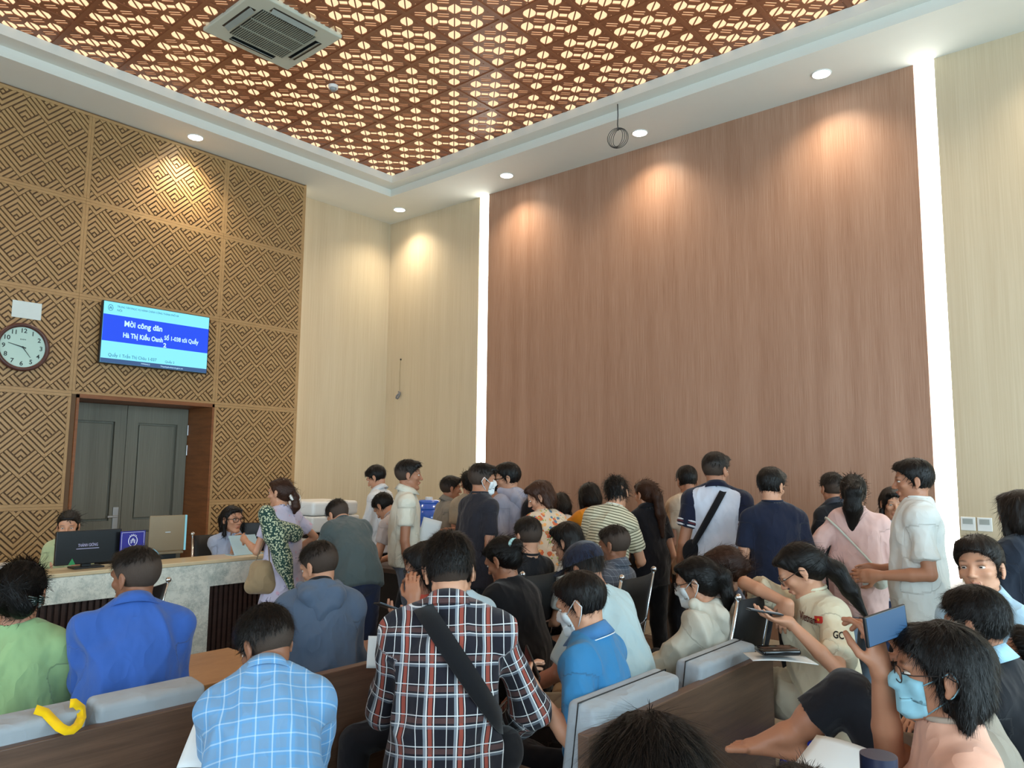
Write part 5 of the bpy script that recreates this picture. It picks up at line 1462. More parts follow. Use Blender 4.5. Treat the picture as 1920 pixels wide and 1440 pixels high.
JEANS = c_('jeans_blue', '#4c5f80'); DARKT = c_('trousers_dark', '#1a1c22'); NAVYT = c_('trousers_navy', '#1d2740'); GREYT = c_('trousers_grey', '#5d6674'); BEIGET = c_('trousers_beige', '#b9a98c'); PALET = c_('trousers_pale', '#c2bfb2')
S0, S1, S2 = SKIN; H0, H1, H2 = HAIR
pony = lambda L=.16, r=.028, a=-.12: [([(0, -.105, .02), (0, a - .02, .0), (0, a - .015, -L * .6), (0, a + .01, -L)], [r, r * 1.1, r * .9, r * .4])]

# ----- standing at the back
P = Person('woman in a pale lavender floral dress with a low ponytail, leaning on the counter', 525, 924, 5.9, 55, fem=True, skin=S1, hair='pony', hc=H1, ho=dict(tails=[([(0, -.10, .0), (.0, -.14, -.05), (0, -.15, -.13), (0, -.13, -.18)], [.03, .034, .03, .012])], ears=True), lean=8,
    shirt=dict(mat=c_('dress_lavender', '#c2bdd2', pattern=lavender), slv=.62, hem=.14, e=.016, name='dress_top'), pants=dict(mat=c_('dress_lavender', '#c2bdd2', pattern=lavender), skirt=.50, flare=.20, wr=.010), la=(.28, .02, -.20), ra=(.10, .06, -.34), rap=(-.3, 1, -.2), hyaw=20)
k_ = P.k; q = P.T((0, -.142, -.045)); st_ = MB(); st_.tube([q - P.base + (P.R * cos(a) + P.U * sin(a) * .6 + P.F * sin(a) * .5) * .036 for a in np.linspace(0, 2 * pi, 16)[:-1]], .016, 8, closed=True); st_.build('hair_scrunchie', plain('scrunchie_white', '#d8d8d2', .9), P.body, True)
C_ = P.EL[0] * .4 + P.WR[0] * .6
t = thing('patterned_jacket', 'green and cream speckled jacket draped over the dress woman\'s forearm', 'jacket', tuple(P.base))
jA = lambda u_, v_, d_=5.62: at_px(u_, v_, d_)
blob('jacket', t, [('c', jA(500, 962), jA(508, 1000), .065, .06, .05), ('c', jA(515, 985), jA(552, 1000, 5.75), .05, .065, .05), ('c', jA(520, 1005), jA(532, 1060), .07, .055, .06), ('c', jA(532, 1050), jA(548, 1112), .055, .022, .06)], c_('jacket_speckled', '#27423c', pattern=speckle), .009, True, P.base, .010)
t = thing('tan_handbag', 'slouchy tan handbag hanging before the counter from the dress woman\'s arm', 'bag', tuple(P.base)); hb = P.P - P.R * .20 - P.F * -.12 + P.U * -.02
hb = at_px(490, 1080, 5.65)
blob('bag_body', t, [('c', hb - V3(.045, .045, .07), hb + V3(.045, .045, -.07), .062, .062, .03), ('c', hb - V3(.03, .03, -.07), hb + V3(.03, .03, .07), .035, .035, .07), ('e', hb, (.10, .085, .10), .05)], c_('bag_tan', '#9c8768'), .008, True, P.base, .006)
m = MB(); tp = hb + V3(0, 0, .33); m.tube([hb - P.base + V3(.05, .04, .06), tp - P.base + V3(.0, .03, 0), hb - P.base + V3(-.05, -.04, .06)], .006, 6); m.build('bag_handle', c_('bag_tan', '#9c8768'), t, True)
Person('man in a dark green tee and navy shorts bending over the dark desk', 634, 966, 5.6, 35, skin=S1, hair='fade', lean=48, neck=14, hyaw=15, hpitch=42, bw=1.06,
    shirt=dict(mat=c_('tee_slate_green', '#465152'), slv=.62, e=.02, hem=.11, neckband=c_('tee_slate_green', '#465152')), pants=dict(mat=NAVYT, len=.52, e=.022), la=(.28, .05, -.32), ra=(.32, -.02, -.30))
Person('man in a white shirt looking down at the far left by the beige wall', 706, 896, 7.3, 75, skin=S1, hair='short', lean=10, hpitch=30, shirt=dict(mat=c_('shirt_white', '#d9dde0'), slv=1.6, collar='shirt'), pants=dict(mat=DARKT), la=(.3, 0, -.3))
Person('person in a pale grey-pink tee bending at the dark desk, black hair', 720, 950, 6.5, 60, k=.97, skin=S1, hair='short', lean=40, neck=10, hpitch=45, shirt=dict(mat=c_('tee_greypink', '#b9b0ae'), slv=.6, neckband=c_('tee_greypink', '#b9b0ae')), pants=dict(mat=DARKT), la=(.3, 0, -.35), ra=(.3, 0, -.35))
Person('man in a cream polo shirt standing in profile facing right', 766, 891, 6.0, -78, skin=S0, hair='fade', hc=H0, ho=dict(fz=.01), lean=0, shirt=dict(mat=c_('polo_cream', '#cfcbbb'), slv=.62, collar='polo', e=.018, hem=.10), pants=dict(mat=GREYT, e=.018), ra=(.03, .03, -.53), la=(.30, .0, -.25), hpitch=2)
Person('man in a grey tee seen in profile by the beige wall, behind the cream polo', 845, 916, 7.1, -70, k=.97, skin=S0, hair='fade', lean=5, shirt=dict(mat=c_('tee_midgrey', '#8d8a82'), slv=.62, collar='polo'), pants=dict(mat=DARKT), ra=(.16, .04, -.40))
Person('man in a black tee and white mask, head turned to the right', 904, 899, 5.6, -52, skin=S0, hair='fade', ho=dict(fz=.03, vol=.8), hyaw=-18, hroll=-4, mask=W_MASK, lean=3, bw=1.0, shw=.156, shirt=dict(mat=c_('tee_black', '#24232a'), slv=.66, e=.02, hem=.17, neckband=c_('tee_black', '#24232a')), pants=dict(mat=DARKT), la=(.1, .05, -.5))
Person('woman with a dark ponytail half hidden behind the black tee man', 880, 906, 6.9, 20, fem=True, skin=S1, hair='pony', ho=dict(tails=pony(.18)), shirt=dict(mat=c_('tee_beige', '#a89a84'), slv=.6), pants=dict(mat=DARKT))
Person('person in a light grey top glimpsed between the masked man and the grey hoodie', 928, 912, 6.4, -15, skin=S0, hair='short', shirt=dict(mat=c_('tee_lightgrey', '#a9a39a'), slv=.6), pants=dict(mat=DARKT), hyaw=-30)
P = Person('man with glasses in a pale grey hoodie wearing a black backpack', 952, 897, 6.0, 55, skin=S1, hair='short', hyaw=30, hpitch=12, glasses=G_MET, ho=dict(vol=1.2), lean=3, shirt=dict(mat=c_('hoodie_grey', '#a5a7ba'), slv=1.95, e=.022, hood=True), pants=dict(mat=DARKT), la=(.12, .06, -.46))
t = thing('black_backpack', 'black backpack on the back of the man in the grey hoodie', 'backpack', tuple(P.base)); bb_ = P.C - P.FC[1] * .20 - P.U * .04 + P.FC[0] * .05
blob('pack', t, [('e', bb_, (.12, .12, .20), .04, P.FC @ np.eye(3))], c_('backpack_black', '#15161a'), .009, True, P.base, .004)
o_, _p = P.strap('shoulder_strap', c_('backpack_black', '#15161a'), P.FC[0], P.S[1] * .65 + P.N * .35 - P.U * .12, .045, .006, (radians(20), radians(200)), P.F, 40, t); o_.data.transform(Matrix.Translation(Vector(-P.base)))
Person('woman with a dark bob in a colourful floral blouse looking down', 1012, 932, 5.5, 35, fem=True, skin=S1, hair='bob', hc=H1, ho=dict(ears=True, tuck=True), hyaw=48, hpitch=28, lean=18, shirt=dict(mat=c_('blouse_floral', '#c9b39a', pattern=floral), slv=.9, e=.02, sr=.026), pants=dict(mat=DARKT), la=(.25, .0, -.35), ra=(.2, .05, -.42))
Person('person in a white top bending at the long table, only black hair showing', 1052, 950, 6.9, 10, k=.95, fem=True, skin=S1, hair='bob', lean=30, hpitch=40, shirt=dict(mat=c_('top_white', '#d0cfd0'), slv=.6), pants=dict(mat=DARKT))
Person('person with a short bob in a bright orange tee bending at the long table', 1105, 934, 6.2, 15, k=.97, fem=True, skin=S1, hair='bob', ho=dict(), lean=25, neck=5, hpitch=30, shirt=dict(mat=c_('tee_orange', '#d98a1c'), slv=.65, e=.018), pants=dict(mat=DARKT), la=(.3, .12, -.3), lap=(-.2, 1, .2), ra=(.3, 0, -.3))
P = Person('person with curly black hair in a cream and olive striped tee', 1157, 926, 5.45, -12, skin=S1, hair='short', ho=dict(vol=1.5, rough=.006, n=1800, len=.04, lift=.7), lean=14, side=12, neck=6, hroll=14, hpitch=22, hyaw=-10, shirt=dict(mat=c_('tee_striped', '#c6c0a6', pattern=stripes), slv=.66, e=.02, hem=.15, neckband=c_('rib_white', '#cfcdc0')), pants=dict(mat=DARKT), la=(.16, .06, -.40), ra=(.3, .05, -.3))
Person('woman in a black polo with a long reddish-brown ponytail, hand on hip', 1210, 928, 5.8, 12, fem=True, skin=S1, hair='pony', hc=H1, ho=dict(tails=[([(0, -.10, .03), (.0, -.13, -.04), (.02, -.12, -.18), (.02, -.10, -.36)], [.034, .036, .036, .012])]), lean=6, hyaw=22, hpitch=12, shirt=dict(mat=c_('polo_black', '#16161c'), slv=.55, collar='polo', e=.014), pants=dict(mat=DARKT), la=(.22, .0, -.38), ra=(.12, .03, -.44), shw=.15, bw=1.12)
Person('man in a cream tee standing behind the raglan-shirt man', 1288, 902, 6.1, 18, skin=S0, hair='short', lean=6, hyaw=-12, hpitch=18, shirt=dict(mat=c_('tee_cream', '#c9b9a4'), slv=.62, e=.02, hem=.13), pants=dict(mat=DARKT), bw=1.05)
P = Person('tall man in a white raglan polo with navy sleeves and a black crossbody strap', 1342, 882, 5.35, -12, skin=S0, hair='fade', ho=dict(fz=-.01), lean=3, hyaw=-38, hpitch=8, shw=.172, bw=1.05, shirt=dict(mat=c_('polo_white', '#c3c9d6'), slv=.1, e=.02, hem=.13, collar='polo', cmat=c_('navy_trim', '#171c30')), pants=dict(mat=DARKT), la=(.08, .09, -.50), ra=(.06, .04, -.5))
RG = P
def raglan(P, mat, mat2):
    for i in (0, 1):
        f = Field(); S, E_ = P.S[i], P.EL[i]; cpt = S + (E_ - S) * .62; u = nrm(E_ - S); k = P.k
        nk = P.N - P.FC[2] * .005 * k + (S - P.N) * .25
        f.cone(nk, S, .060 * k, .069 * k, .03 * k); f.cone(S, cpt + u * .05, .069 * k, .071 * k, .03 * k, None, 1, [(cpt, u)]); P.cloth_obj('raglan_sleeve', f, .010, mat, .004)
        for (o_, c2) in ((0.0, mat2[0]), (.02, mat2[1]), (.034, mat2[0])):
            a = cpt - u * (.012 + o_); m = MB(); x = nrm(np.cross(u, P.U)); y = np.cross(u, x)
            m.tube([a - P.base + (x * cos(q) + y * sin(q)) * .069 * k for q in np.linspace(0, 2 * pi, 24)[:-1]], .007, 6, closed=True); m.build('cuff_band', c2, P.body, True)
raglan(P, c_('navy_trim', '#171c30'), (plain('band_white', '#cfd2d8', .9), plain('band_maroon', '#5c2a30', .9)))
t, pts = worn('crossbody_bag', 'black crossbody strap and pouch worn by the tall raglan-shirt man', 'bag', P, P.FC[0] * -.87 + P.FC[2] * .49, at_px(1315, 990, 5.4), .045, c_('strap_black', '#101116'))
pb = P.P - P.R * .17 + P.U * .06 - P.F * .04
blob('pouch', t, [('e', pb, (.07, .05, .09), .02, P.FC)], c_('strap_black', '#101116'), .008, True, P.base)
Person('man in a dark navy tee standing with his back turned, before the reddish wall', 1446, 912, 4.85, -5, skin=S1, hair='short', lean=3, hyaw=-45, hpitch=14, bw=1.1, shw=.172, shirt=dict(mat=c_('tee_navy', '#171d30'), slv=.66, e=.02, hem=.14, neckband=c_('tee_navy', '#171d30')), pants=dict(mat=DARKT), la=(.02, .08, -.52), ra=(.02, .08, -.52))
Person('man with a black collared shirt half hidden behind the pink sweater', 1560, 916, 5.6, 15, skin=S0, hair='fade', lean=5, shirt=dict(mat=c_('polo_black2', '#131419'), slv=.6, collar='polo', cmat=c_('collar_grey', '#3a3c44')), pants=dict(mat=DARKT), hyaw=-10)
P = Person('woman in a light pink sweater with a long black ponytail, striding', 1600, 924, 4.9, -15, fem=True, skin=S1, hair='pony', ho=dict(tails=[([(0, -.10, .05), (0, -.14, .0), (-.01, -.13, -.12), (-.02, -.11, -.26)], [.034, .042, .046, .016])]), lean=4, hyaw=-8, shw=.155, bw=1.06, shirt=dict(mat=c_('sweater_pink', '#d6b4ae'), slv=1.97, e=.022, sr=.026, hem=.19, neckband=c_('sweater_pink', '#d6b4ae'), wr=.007), pants=dict(mat=c_('jeans_pale', '#66788a'), e=.022, cuff=.06), la=(-.02, .10, -.44), lap=(-.8, 1, -.3), ra=(.06, .12, -.52), rl=(.35, .10, 0), ll=(-.25, .1, .06))
t, pts = worn('small_white_bag', 'small white bag on a thin strap at the pink sweater\'s waist', 'bag', P, P.FC[0] * .72 + P.FC[2] * .62, P.C - P.U * .08, .012, c_('bag_white', '#c9cfc4'))
pb = P.P + P.R * .10 - P.F * .15 + P.U * .07; blob('pouch', t, [('e', pb, (.06, .035, .075), .02, P.FC)], c_('bag_white', '#c9cfc4'), .008, True, P.base)
Person('young woman in a white top facing the camera beside the tall white tee man', 1674, 944, 5.6, 172, k=.98, fem=True, skin=S1, hair='long', ho=dict(ears=False), hpitch=10, hyaw=-6, shirt=dict(mat=c_('top_white2', '#c9d0da'), slv=.7), pants=dict(mat=NAVYT), la=(.25, -.05, -.25), ra=(.22, -.05, -.28))
P = Person('man in a white tee and dark trousers in profile facing left, by the light strip', 1713, 902, 4.3, 68, skin=S0, hair='short', ho=dict(hairline=.0), lean=-2, hpitch=6, bw=1.1, shw=.168, shirt=dict(mat=c_('tee_white', '#d3d6d2'), slv=.75, e=.028, sr=.032, hem=.15, neckband=c_('tee_white', '#d3d6d2')), pants=dict(mat=c_('jeans_dark', '#1f2833'), e=.018), la=(.22, .02, -.30), ra=(.20, .0, -.30))
sheet('white sheet of paper held by the white tee man', P.WR[1] + P.F * .05 - P.U * .04, P.F, P.U, .07, .12)
Person('person in a dark navy jacket with shaggy hair at the right edge of the photo', 1910, 965, 3.75, 12, k=.97, skin=S0, hair='bob', hc=H2, lean=5, shirt=dict(mat=c_('jacket_navy', '#1d2430'), slv=1.9, e=.02), pants=dict(mat=DARKT), bw=1.05)
# ----- clerks behind the counter
P = Person('counter clerk in a light green shirt looking down behind the black monitor', 128, 986, 6.1, 200, True, k=.98, fem=True, skin=S1, hair='pony', ho=dict(hairline=.006, tails=[([(0, -.09, .04), (0, -.11, .07)], [.03, .028])]), hpitch=14, hyaw=4, lean=8, shirt=dict(mat=c_('clerk_green', '#a6b48c'), slv=.9, collar='shirt'), pants=dict(mat=DARKT), la=(.34, .0, -.22), ra=(.36, -.02, -.22))
mesh_chair('black clerk chair behind the green-clad clerk', P.P[0] + .0, P.P[1], 180 - 8, .96)
P = Person('counter clerk with glasses in a pale blue shirt looking to the right', 436, 974, 6.5, -150, True, k=.97, fem=True, skin=S1, hair='long', ho=dict(ears=True, tuck=True), hyaw=25, hpitch=0, lean=10, glasses=G_MET, shirt=dict(mat=c_('clerk_blue', '#a9b6cf'), slv=.9, collar='shirt'), pants=dict(mat=DARKT), la=(.34, .05, -.20), ra=(.22, -.12, -.02), rah=((.1, -.2, .9), (1, -.4, 0), .6))
mesh_chair('black clerk chair behind the clerk in the pale blue shirt', P.P[0], P.P[1], 215, .98)
# ----- seated, far rows
P = Person('man in a dark checked grey shirt with cropped hair resting chin on hand', 1152, 1022, 4.68, 58, True, k=1.0, skin=S2, hair='fade', ho=dict(fz=.04, vol=.5), lean=-3, hyaw=-6, hpitch=12, shirt=dict(mat=c_('shirt_greycheck', '#4c505a', pattern=greycheck), slv=.8, e=.016, collar='shirt'), pants=dict(mat=DARKT), la=(.24, -.10, .02), lah=((.3, -.3, .9), (-1, 0, 0), .9), lap=(.3, .6, -1))
chair_balls('black mesh chair with chrome balls under the grey-checked shirt man', (1166, 1083), (1226, 1067), 1.0)
P = Person('man in a black tee seated with his back to the camera, short hair', 990, 1006, 4.78, 45, True, k=1.0, skin=S1, hair='fade', lean=-2, hyaw=-14, hpitch=10, shirt=dict(mat=c_('tee_black3', '#15161a'), slv=.6, neckband=c_('tee_black3', '#15161a')), pants=dict(mat=DARKT))
chair_balls('black mesh chair behind the woman with the white scrunchie', (980, 1077), (1052, 1064), 1.0)
Person('person with a black bob in a white top seated beside the navy cap', 1062, 1016, 4.75, 62, True, k=.97, fem=True, skin=S1, hair='bob', lean=10, hpitch=18, ho=dict(ears=True, tuck=True), shirt=dict(mat=c_('top_white3', '#c6cac6'), slv=.7), pants=dict(mat=DARKT))
P = Person('woman in a black jacket, hair in a bun with a white-and-teal scrunchie', 942, 1050, 4.1, 48, True, k=1.0, fem=True, skin=S0, hair='bun', ho=dict(at=(0, -.125, .03), vol=.95), lean=16, hpitch=30, hyaw=10, bw=1.15, shirt=dict(mat=c_('jacket_black', '#121317'), slv=1.95, e=.022, sr=.026), pants=dict(mat=DARKT), la=(.34, -.05, -.14), lah=((.9, -.3, .5), (-.4, -.3, 1), .5))
q = P.T((0, -.10, .03)) - P.base; m = MB(); m.tube([q + (P.R * cos(a) * .036 + P.U * sin(a) * .036) + P.F * .0 for a in np.linspace(0, 2 * pi, 18)[:-1]], .012, 8, closed=True); m.build('hair_scrunchie', plain('scrunchie_teal', '#a9d0cf', .8), P.body, True)
phone('phone in the hand of the woman with the scrunchie bun', P, 0, screen='#8ab8e0')
P = Person('person in a pale top with a navy cap, bending forward beside the blue polo', 1096, 1068, 3.55, 50, True, k=1.0, skin=S0, hair='crop', lean=20, neck=10, hpitch=30, bw=1.12, shirt=dict(mat=c_('tee_paleaqua', '#a9bdc0'), slv=.8, e=.024, sr=.03), pants=dict(mat=BEIGET), la=(.34, .02, -.38), ra=(.34, .0, -.36))
f = Field(); T_ = P.T; hk = P.hk; f.ell(T_((0, -.014, .040)), V3(.088, .108, .090) * hk, .01, T_.F); v, fc = f.mesh(.006, 0, [(T_((0, 0, .030)), -(V3(0, -.12, 1) @ T_.F))])
cp_ = link('cap', v - P.base, fc, c_('cap_navy', '#1c2132'), P.body, True, None, {'rest': v}); f = Field(); f.ell(T_((0, .105, .040)), V3(.068, .065, .006) * hk, .01, T_.F); v, fc = f.mesh(.005); link('cap_peak', v - P.base, fc, c_('cap_navy', '#1c2132'), cp_, True, None, {'rest': v})
P = Person('woman with a brown bun and mask in a grey shirt, seated behind the white jacket', 1356, 1067, 4.12, 62, True, k=1.0, fem=True, skin=S1, hair='bun', hc=H1, ho=dict(at=(0, -.11, -.01), vol=1.25), lean=-1, hpitch=16, mask=W_MASK, shirt=dict(mat=c_('shirt_slate', '#5c6270'), slv=.9, e=.018), pants=dict(mat=DARKT))
chair_balls('black mesh chair with a chrome ball beside the white jacket woman', (1384, 1120), (1447, 1102), 1.0)
P = Person('woman in a white hooded jacket with glasses, mask and low ponytail', 1306, 1092, 3.78, 62, True, k=1.03, fem=True, skin=S1, hair='pony', ho=dict(tails=pony(.15, .034, -.115)), lean=1, neck=12, hpitch=16, mask=W_MASK, glasses=G_MET, shirt=dict(mat=c_('jacket_white', '#c9c6b8'), slv=1.95, e=.024, sr=.028, hood=True, wr=.008), pants=dict(mat=BEIGET, e=.02), la=(.40, .0, -.36), ra=(.42, -.05, -.36))
# ----- woman on the blue stool
P = Person('woman in a cream tee with red lettering and long ponytail, looking at her phone', 1500, 1070, 3.72, 100, True, k=1.08, fem=True, skin=S1, hair='pony', ho=dict(ears=True, tails=[([(0, -.10, .0), (0, -.13, -.08), (.0, -.13, -.18), (.01, -.12, -.30)], [.03, .04, .036, .012])]), lean=7, neck=16, hpitch=34, hyaw=-28, glasses=G_MET, bw=1.15, shw=.165, shirt=dict(mat=c_('tee_cream2', '#d2c9ae'), slv=.8, e=.028, sr=.030, hem=.12, neckband=c_('tee_cream2', '#d2c9ae')), pants=dict(mat=c_('trousers_offwhite', '#bdb6a2'), e=.035, cuff=.07, wr=.012), ra=('px', 1478, 1132, 3.62), rah=((.2, .2, -1), (-.6, .6, 0), .4), rap=(.5, 1, .3), la=('px', 1480, 1166, 3.40), lah=((1, -.2, .15), (.1, -.1, 1), .4), lap=(-1, .1, -.55), ll=(.36, -.25, 0), llp=(.64, -.77, .3), rl=(.18, .41, 0), rlp=(.64, .77, .3))
VW = P; phone('phone held flat by the woman in the cream lettered tee', P, 0, screen='#b8c4cc')
t = thing('blue_stool', 'blue plastic stool under the woman in the cream lettered tee', 'stool', (P.P[0], P.P[1], 0)); zt = P.P[2] - .14; SBL = plain('stool_blue', '#2438b8', .3, coat=.3)
MB().box((-.17, -.17, zt - .03), (.17, .17, zt), 0, None, .015).build('seat', SBL, t)
for sx in (-1, 1):
    for sy in (-1, 1): MB().cyl((sx * .14, sy * .14, zt - .03), (sx * .18, sy * .18, 0), .030, .022, 10).build('leg', SBL, t)
m = MB(); m.box((-.16, -.16, zt - .12), (-.145, .16, zt - .03)); m.box((.145, -.16, zt - .12), (.16, .16, zt - .03)); m.box((-.16, -.16, zt - .12), (.16, -.145, zt - .03)); m.box((-.16, .145, zt - .12), (.16, .16, zt - .03)); m.build('apron', SBL, t)
# ----- blue polo man
P = Person('man in a bright blue polo with white piping and a white mask, facing left', 1090, 1132, 3.0, 62, True, k=1.02, skin=S1, hair='short', hc=H0, ho=dict(vol=.7, rough=.002), lean=5, neck=8, hpitch=22, hyaw=4, mask=W_MASK, bw=1.08, shw=.165, shirt=dict(mat=c_('polo_blue', '#3478a8'), slv=.80, e=.016, sr=.024, hem=.10, collar='polo', cmat=c_('collar_blue', '#4377a8'), wr=.005), pants=dict(mat=DARKT), la=('px', 1004, 1300, 2.72), lah=((.5, -.4, .5), (-.3, -.8, .4), .8), lap=(-.4, .3, -1), ra=(.34, -.08, -.30), rah=((.8, -.4, .3), (-.2, -1, .3), .9))
BP = P
for i in (0, 1):
    S, E_ = P.S[i], P.EL[i]; u = nrm(E_ - S); a = S + (E_ - S) * .79; x = nrm(np.cross(u, P.U)); y = np.cross(u, x)
    for o_ in (0, .013):
        m = MB(); m.tube([a - u * o_ - P.base + (x * cos(q) + y * sin(q)) * (.0685 - .0 * o_) * P.k for q in np.linspace(0, 2 * pi, 30)[:-1]], .0028, 6, closed=True); m.build('cuff_piping', plain('piping_white', '#d8dde0', .8), P.body, True)
m = MB(); n_p = 36
for (rr_, zz) in ((.090, -.012), (.085, -.004)):
    m.tube([P.N - P.base + (P.FC[0] * cos(q) + P.FC[1] * sin(q)) * (rr_ + .004 * (1 + sin(q))) * P.k + P.FC[2] * (zz + .010 * (1 - sin(q)) - .028 * (1 + sin(q)) / 2 - .006) * P.k for q in np.linspace(pi / 2 + .3, 2.5 * pi - .3, n_p)], .0024, 6)
m.build('collar_piping', plain('piping_white', '#d8dde0', .8), P.body, True)
phone('dark phone held by the man in the blue polo', P, 0, screen='#4a5450')
# ----- N4 jacket man
P = Person('man with a fade haircut in a blue-grey hooded jacket, seated, back turned', 599, 1062, 3.95, 22, True, k=1.05, skin=S1, hair='fade', ho=dict(fz=.022), lean=10, neck=10, hyaw=38, hpitch=22, bw=1.1, shw=.165, shirt=dict(mat=c_('jacket_bluegrey', '#56687f'), slv=1.95, e=.026, sr=.030, hood=True, collar='stand', cmat=c_('collar_black', '#14161c'), wr=.007), pants=dict(mat=DARKT), la=(.32, 0, -.32), ra=(.3, -.02, -.34))
# ----- front row
P = Person('woman in a pale green top with her dark hair clipped up, at the left edge', 38, 1115, 3.0, 22, True, k=1.03, fem=True, skin=S0, hair='bun', hc=H0, ho=dict(at=(.035, -.100, -.045), vol=1.35, n=5000), lean=6, hyaw=-4, hpitch=12, bw=1.25, shw=.17, shirt=dict(mat=c_('top_green', '#8caa78'), slv=.9, e=.020, wr=.006), pants=dict(mat=DARKT), hk=1.04)
q = P.T((.075, -.105, -.030)); t_ = MB()
for s_ in (-1, 1):
    for j in range(5): a = j * .5 - 1; t_.tube([q - P.base, q - P.base + (P.R * (.02 + .012 * s_) + P.U * .012 * a - P.F * .012), q - P.base + P.R * (.03) * s_ * .6 + P.U * .022 * a - P.F * .025], .0032, 6)
t_.sphere(tuple(q - P.base - P.F * .012), .008); t_.build('hair_clip', plain('clip_dark', '#2c3834', .15, .8), P.body, True)
P = Person('man in a royal blue shirt seated with his back turned, left front row', 254, 1082, 3.1, 28, True, k=1.0, skin=S2, hair='fade', ho=dict(fz=.035, vol=.75), lean=12, neck=8, hyaw=42, hpitch=8, bw=1.12, shw=.176, nk=1.08, arm=1.05, shirt=dict(mat=c_('shirt_royalblue', '#3459a2'), slv=1.9, e=.024, sr=.026, hem=.12, collar='shirt', wr=.009, ex=.02), pants=dict(mat=DARKT), la=(.34, -.07, -.34), lap=(-.4, .12, -1), ra=(.30, -.06, -.36), rap=(-.4, .12, -1))
chair_balls('black chair before the counter, half hidden by the royal blue shirt man', (222, 1108), (316, 1087))
P = Person('man in a light blue checked shirt bending over a sheet of paper', 500, 1208, 2.45, 18, True, k=1.0, skin=S2, hair='fade', ho=dict(vol=1.2, fz=-.025, n=6500), lean=30, neck=14, hyaw=36, hpitch=34, bw=1.1, shw=.165, shirt=dict(mat=c_('shirt_lightblue_check', '#6d92b4', pattern=bluecheck), slv=1.9, e=.020, sr=.026, hem=.12, collar='shirt', wr=.007), pants=dict(mat=DARKT), la=(.36, -.10, -.34), lap=(-.3, .05, -1), ra=(.34, -.06, -.34), rap=(-.3, .1, -1))
CK = P
P = Person('man in a dark red-and-white plaid shirt with a black crossbody strap, centre front', 842, 1070, 2.7, 4, True, k=1.04, skin=S1, hair='fade', ho=dict(vol=1.8, fz=-.042, rough=.004, n=9000, len=.018, lift=.4, part=.0), lean=9, neck=6, hyaw=6, hpitch=14, hroll=3, bw=1.16, shw=.196, arm=1.0, nk=1.05, shirt=dict(mat=c_('shirt_plaid', '#1b1b24', pattern=plaid), slv=1.75, e=.022, sr=.024, hem=.17, collar='shirt', wr=.007), pants=dict(mat=c_('jeans_slate', '#3f4c5c')), la=(.34, -.06, -.30), lap=(-.5, .4, -.8), ra=(.24, .02, -.40), rap=(-.5, .8, -.4), glasses=G_MET)
PL = P
t, pts = worn('crossbody_bag', 'wide black crossbody strap across the plaid shirt', 'bag', P, P.FC[0] * .81 + P.FC[2] * .59, at_px(866, 1240, 2.76), .066, c_('strap_webbing', '#0d0e12'))
blob('pouch', t, [('e', P.P + P.R * .20 + P.F * .05 + P.U * .02, (.07, .09, .08), .02, P.FC)], c_('strap_webbing', '#0d0e12'), .007, True, P.base)
# person beyond the plaid shirt, hand on cheek
P = Person('person in a red top with a hand on the cheek, seen behind the plaid shirt', 800, 1066, 3.35, 92, True, k=.95, fem=True, skin=S0, hair='bob', ho=dict(ears=True, tuck=True), lean=12, hyaw=-10, hpitch=14, glasses=G_MET, shirt=dict(mat=c_('top_coral', '#c2503c'), slv=.6), pants=dict(mat=DARKT), la=('px', 776, 1128, 3.15), lah=((.15, -.3, 1), (-.1, -1, .1), .5), lap=(.3, .4, -1), ra=('px', 772, 1165, 3.2), rah=((.7, -.3, .3), (0, .2, 1), .5))
phone('phone below the cheek of the person in the red top', P, 1, screen='#9fc0dc')
Person('person in a pale blue tee mostly hidden behind the plaid shirt, holding a phone', 862, 1075, 3.85, 10, True, k=.95, skin=S1, hair='short', shirt=dict(mat=c_('tee_iceblue', '#b4ccd8'), slv=.6, e=.02), pants=dict(mat=DARKT), lean=12)
# ----- right front
P = Person('young man with a side glance in a light grey-blue shirt at the right edge', 1838, 1066, 3.1, 118, True, k=1.02, skin=S1, hair='short', hc=H2, ho=dict(vol=1.7), lean=2, hyaw=12, hpitch=-4, hroll=-6, shirt=dict(mat=c_('shirt_skyblue', '#a2bfd0'), slv=.8, e=.02, collar='shirt'), pants=dict(mat=DARKT), la=(.3, 0, -.3), noeyes=False)
P = Person('man with thick black hair, pale blue collar and black jacket, right front', 1832, 1170, 2.6, 40, True, k=1.0, skin=S0, hair='short', ho=dict(vol=1.3, n=6000), lean=8, hyaw=-4, hpitch=10, shirt=dict(mat=c_('jacket_black2', '#14161b'), slv=1.9, e=.022, collar='shirt', cmat=c_('collar_paleblue', '#9cc3d8')), pants=dict(mat=DARKT))
Person('partly cut-off person with a tilted head low at the right edge of the photo', 1932, 1235, 2.75, 60, True, k=.9, skin=S1, hair='short', lean=-10, hpitch=-20, hroll=20, shirt=dict(mat=c_('tee_grey5', '#7f8488'), slv=.6), pants=dict(mat=DARKT))
P = Person('person in a beige tee and black trousers photographing, one bare foot raised', 1790, 1262, 2.2, 62, True, k=1.0, skin=S0, hair='short', lean=6, hyaw=0, hpitch=0, shirt=dict(mat=c_('tee_taupe', '#8f8678'), slv=.85, e=.024, sr=.03), pants=dict(mat=c_('trousers_black_crop', '#17191f'), len=.80, e=.02, cuff=.055), la=('px', 1652, 1258, 1.92), lah=((.15, -.1, 1), (.9, -.5, .1), [.6, .8, .9, 1.0]), lap=(.5, .1, -1), ra=('px', 1722, 1246, 2.04), rah=((.5, -.0, .8), (.6, -.9, .1), [.6, .8, .9, 1.0]), rap=(0, 1, -.6), ll=('px', 1482, 1380, 2.38), kn0=(1588, 1300, 2.34), rl=(.62, .12, .0), bare0=True, fd0=(.95, .12, .02), thumb=.3)
PH = P
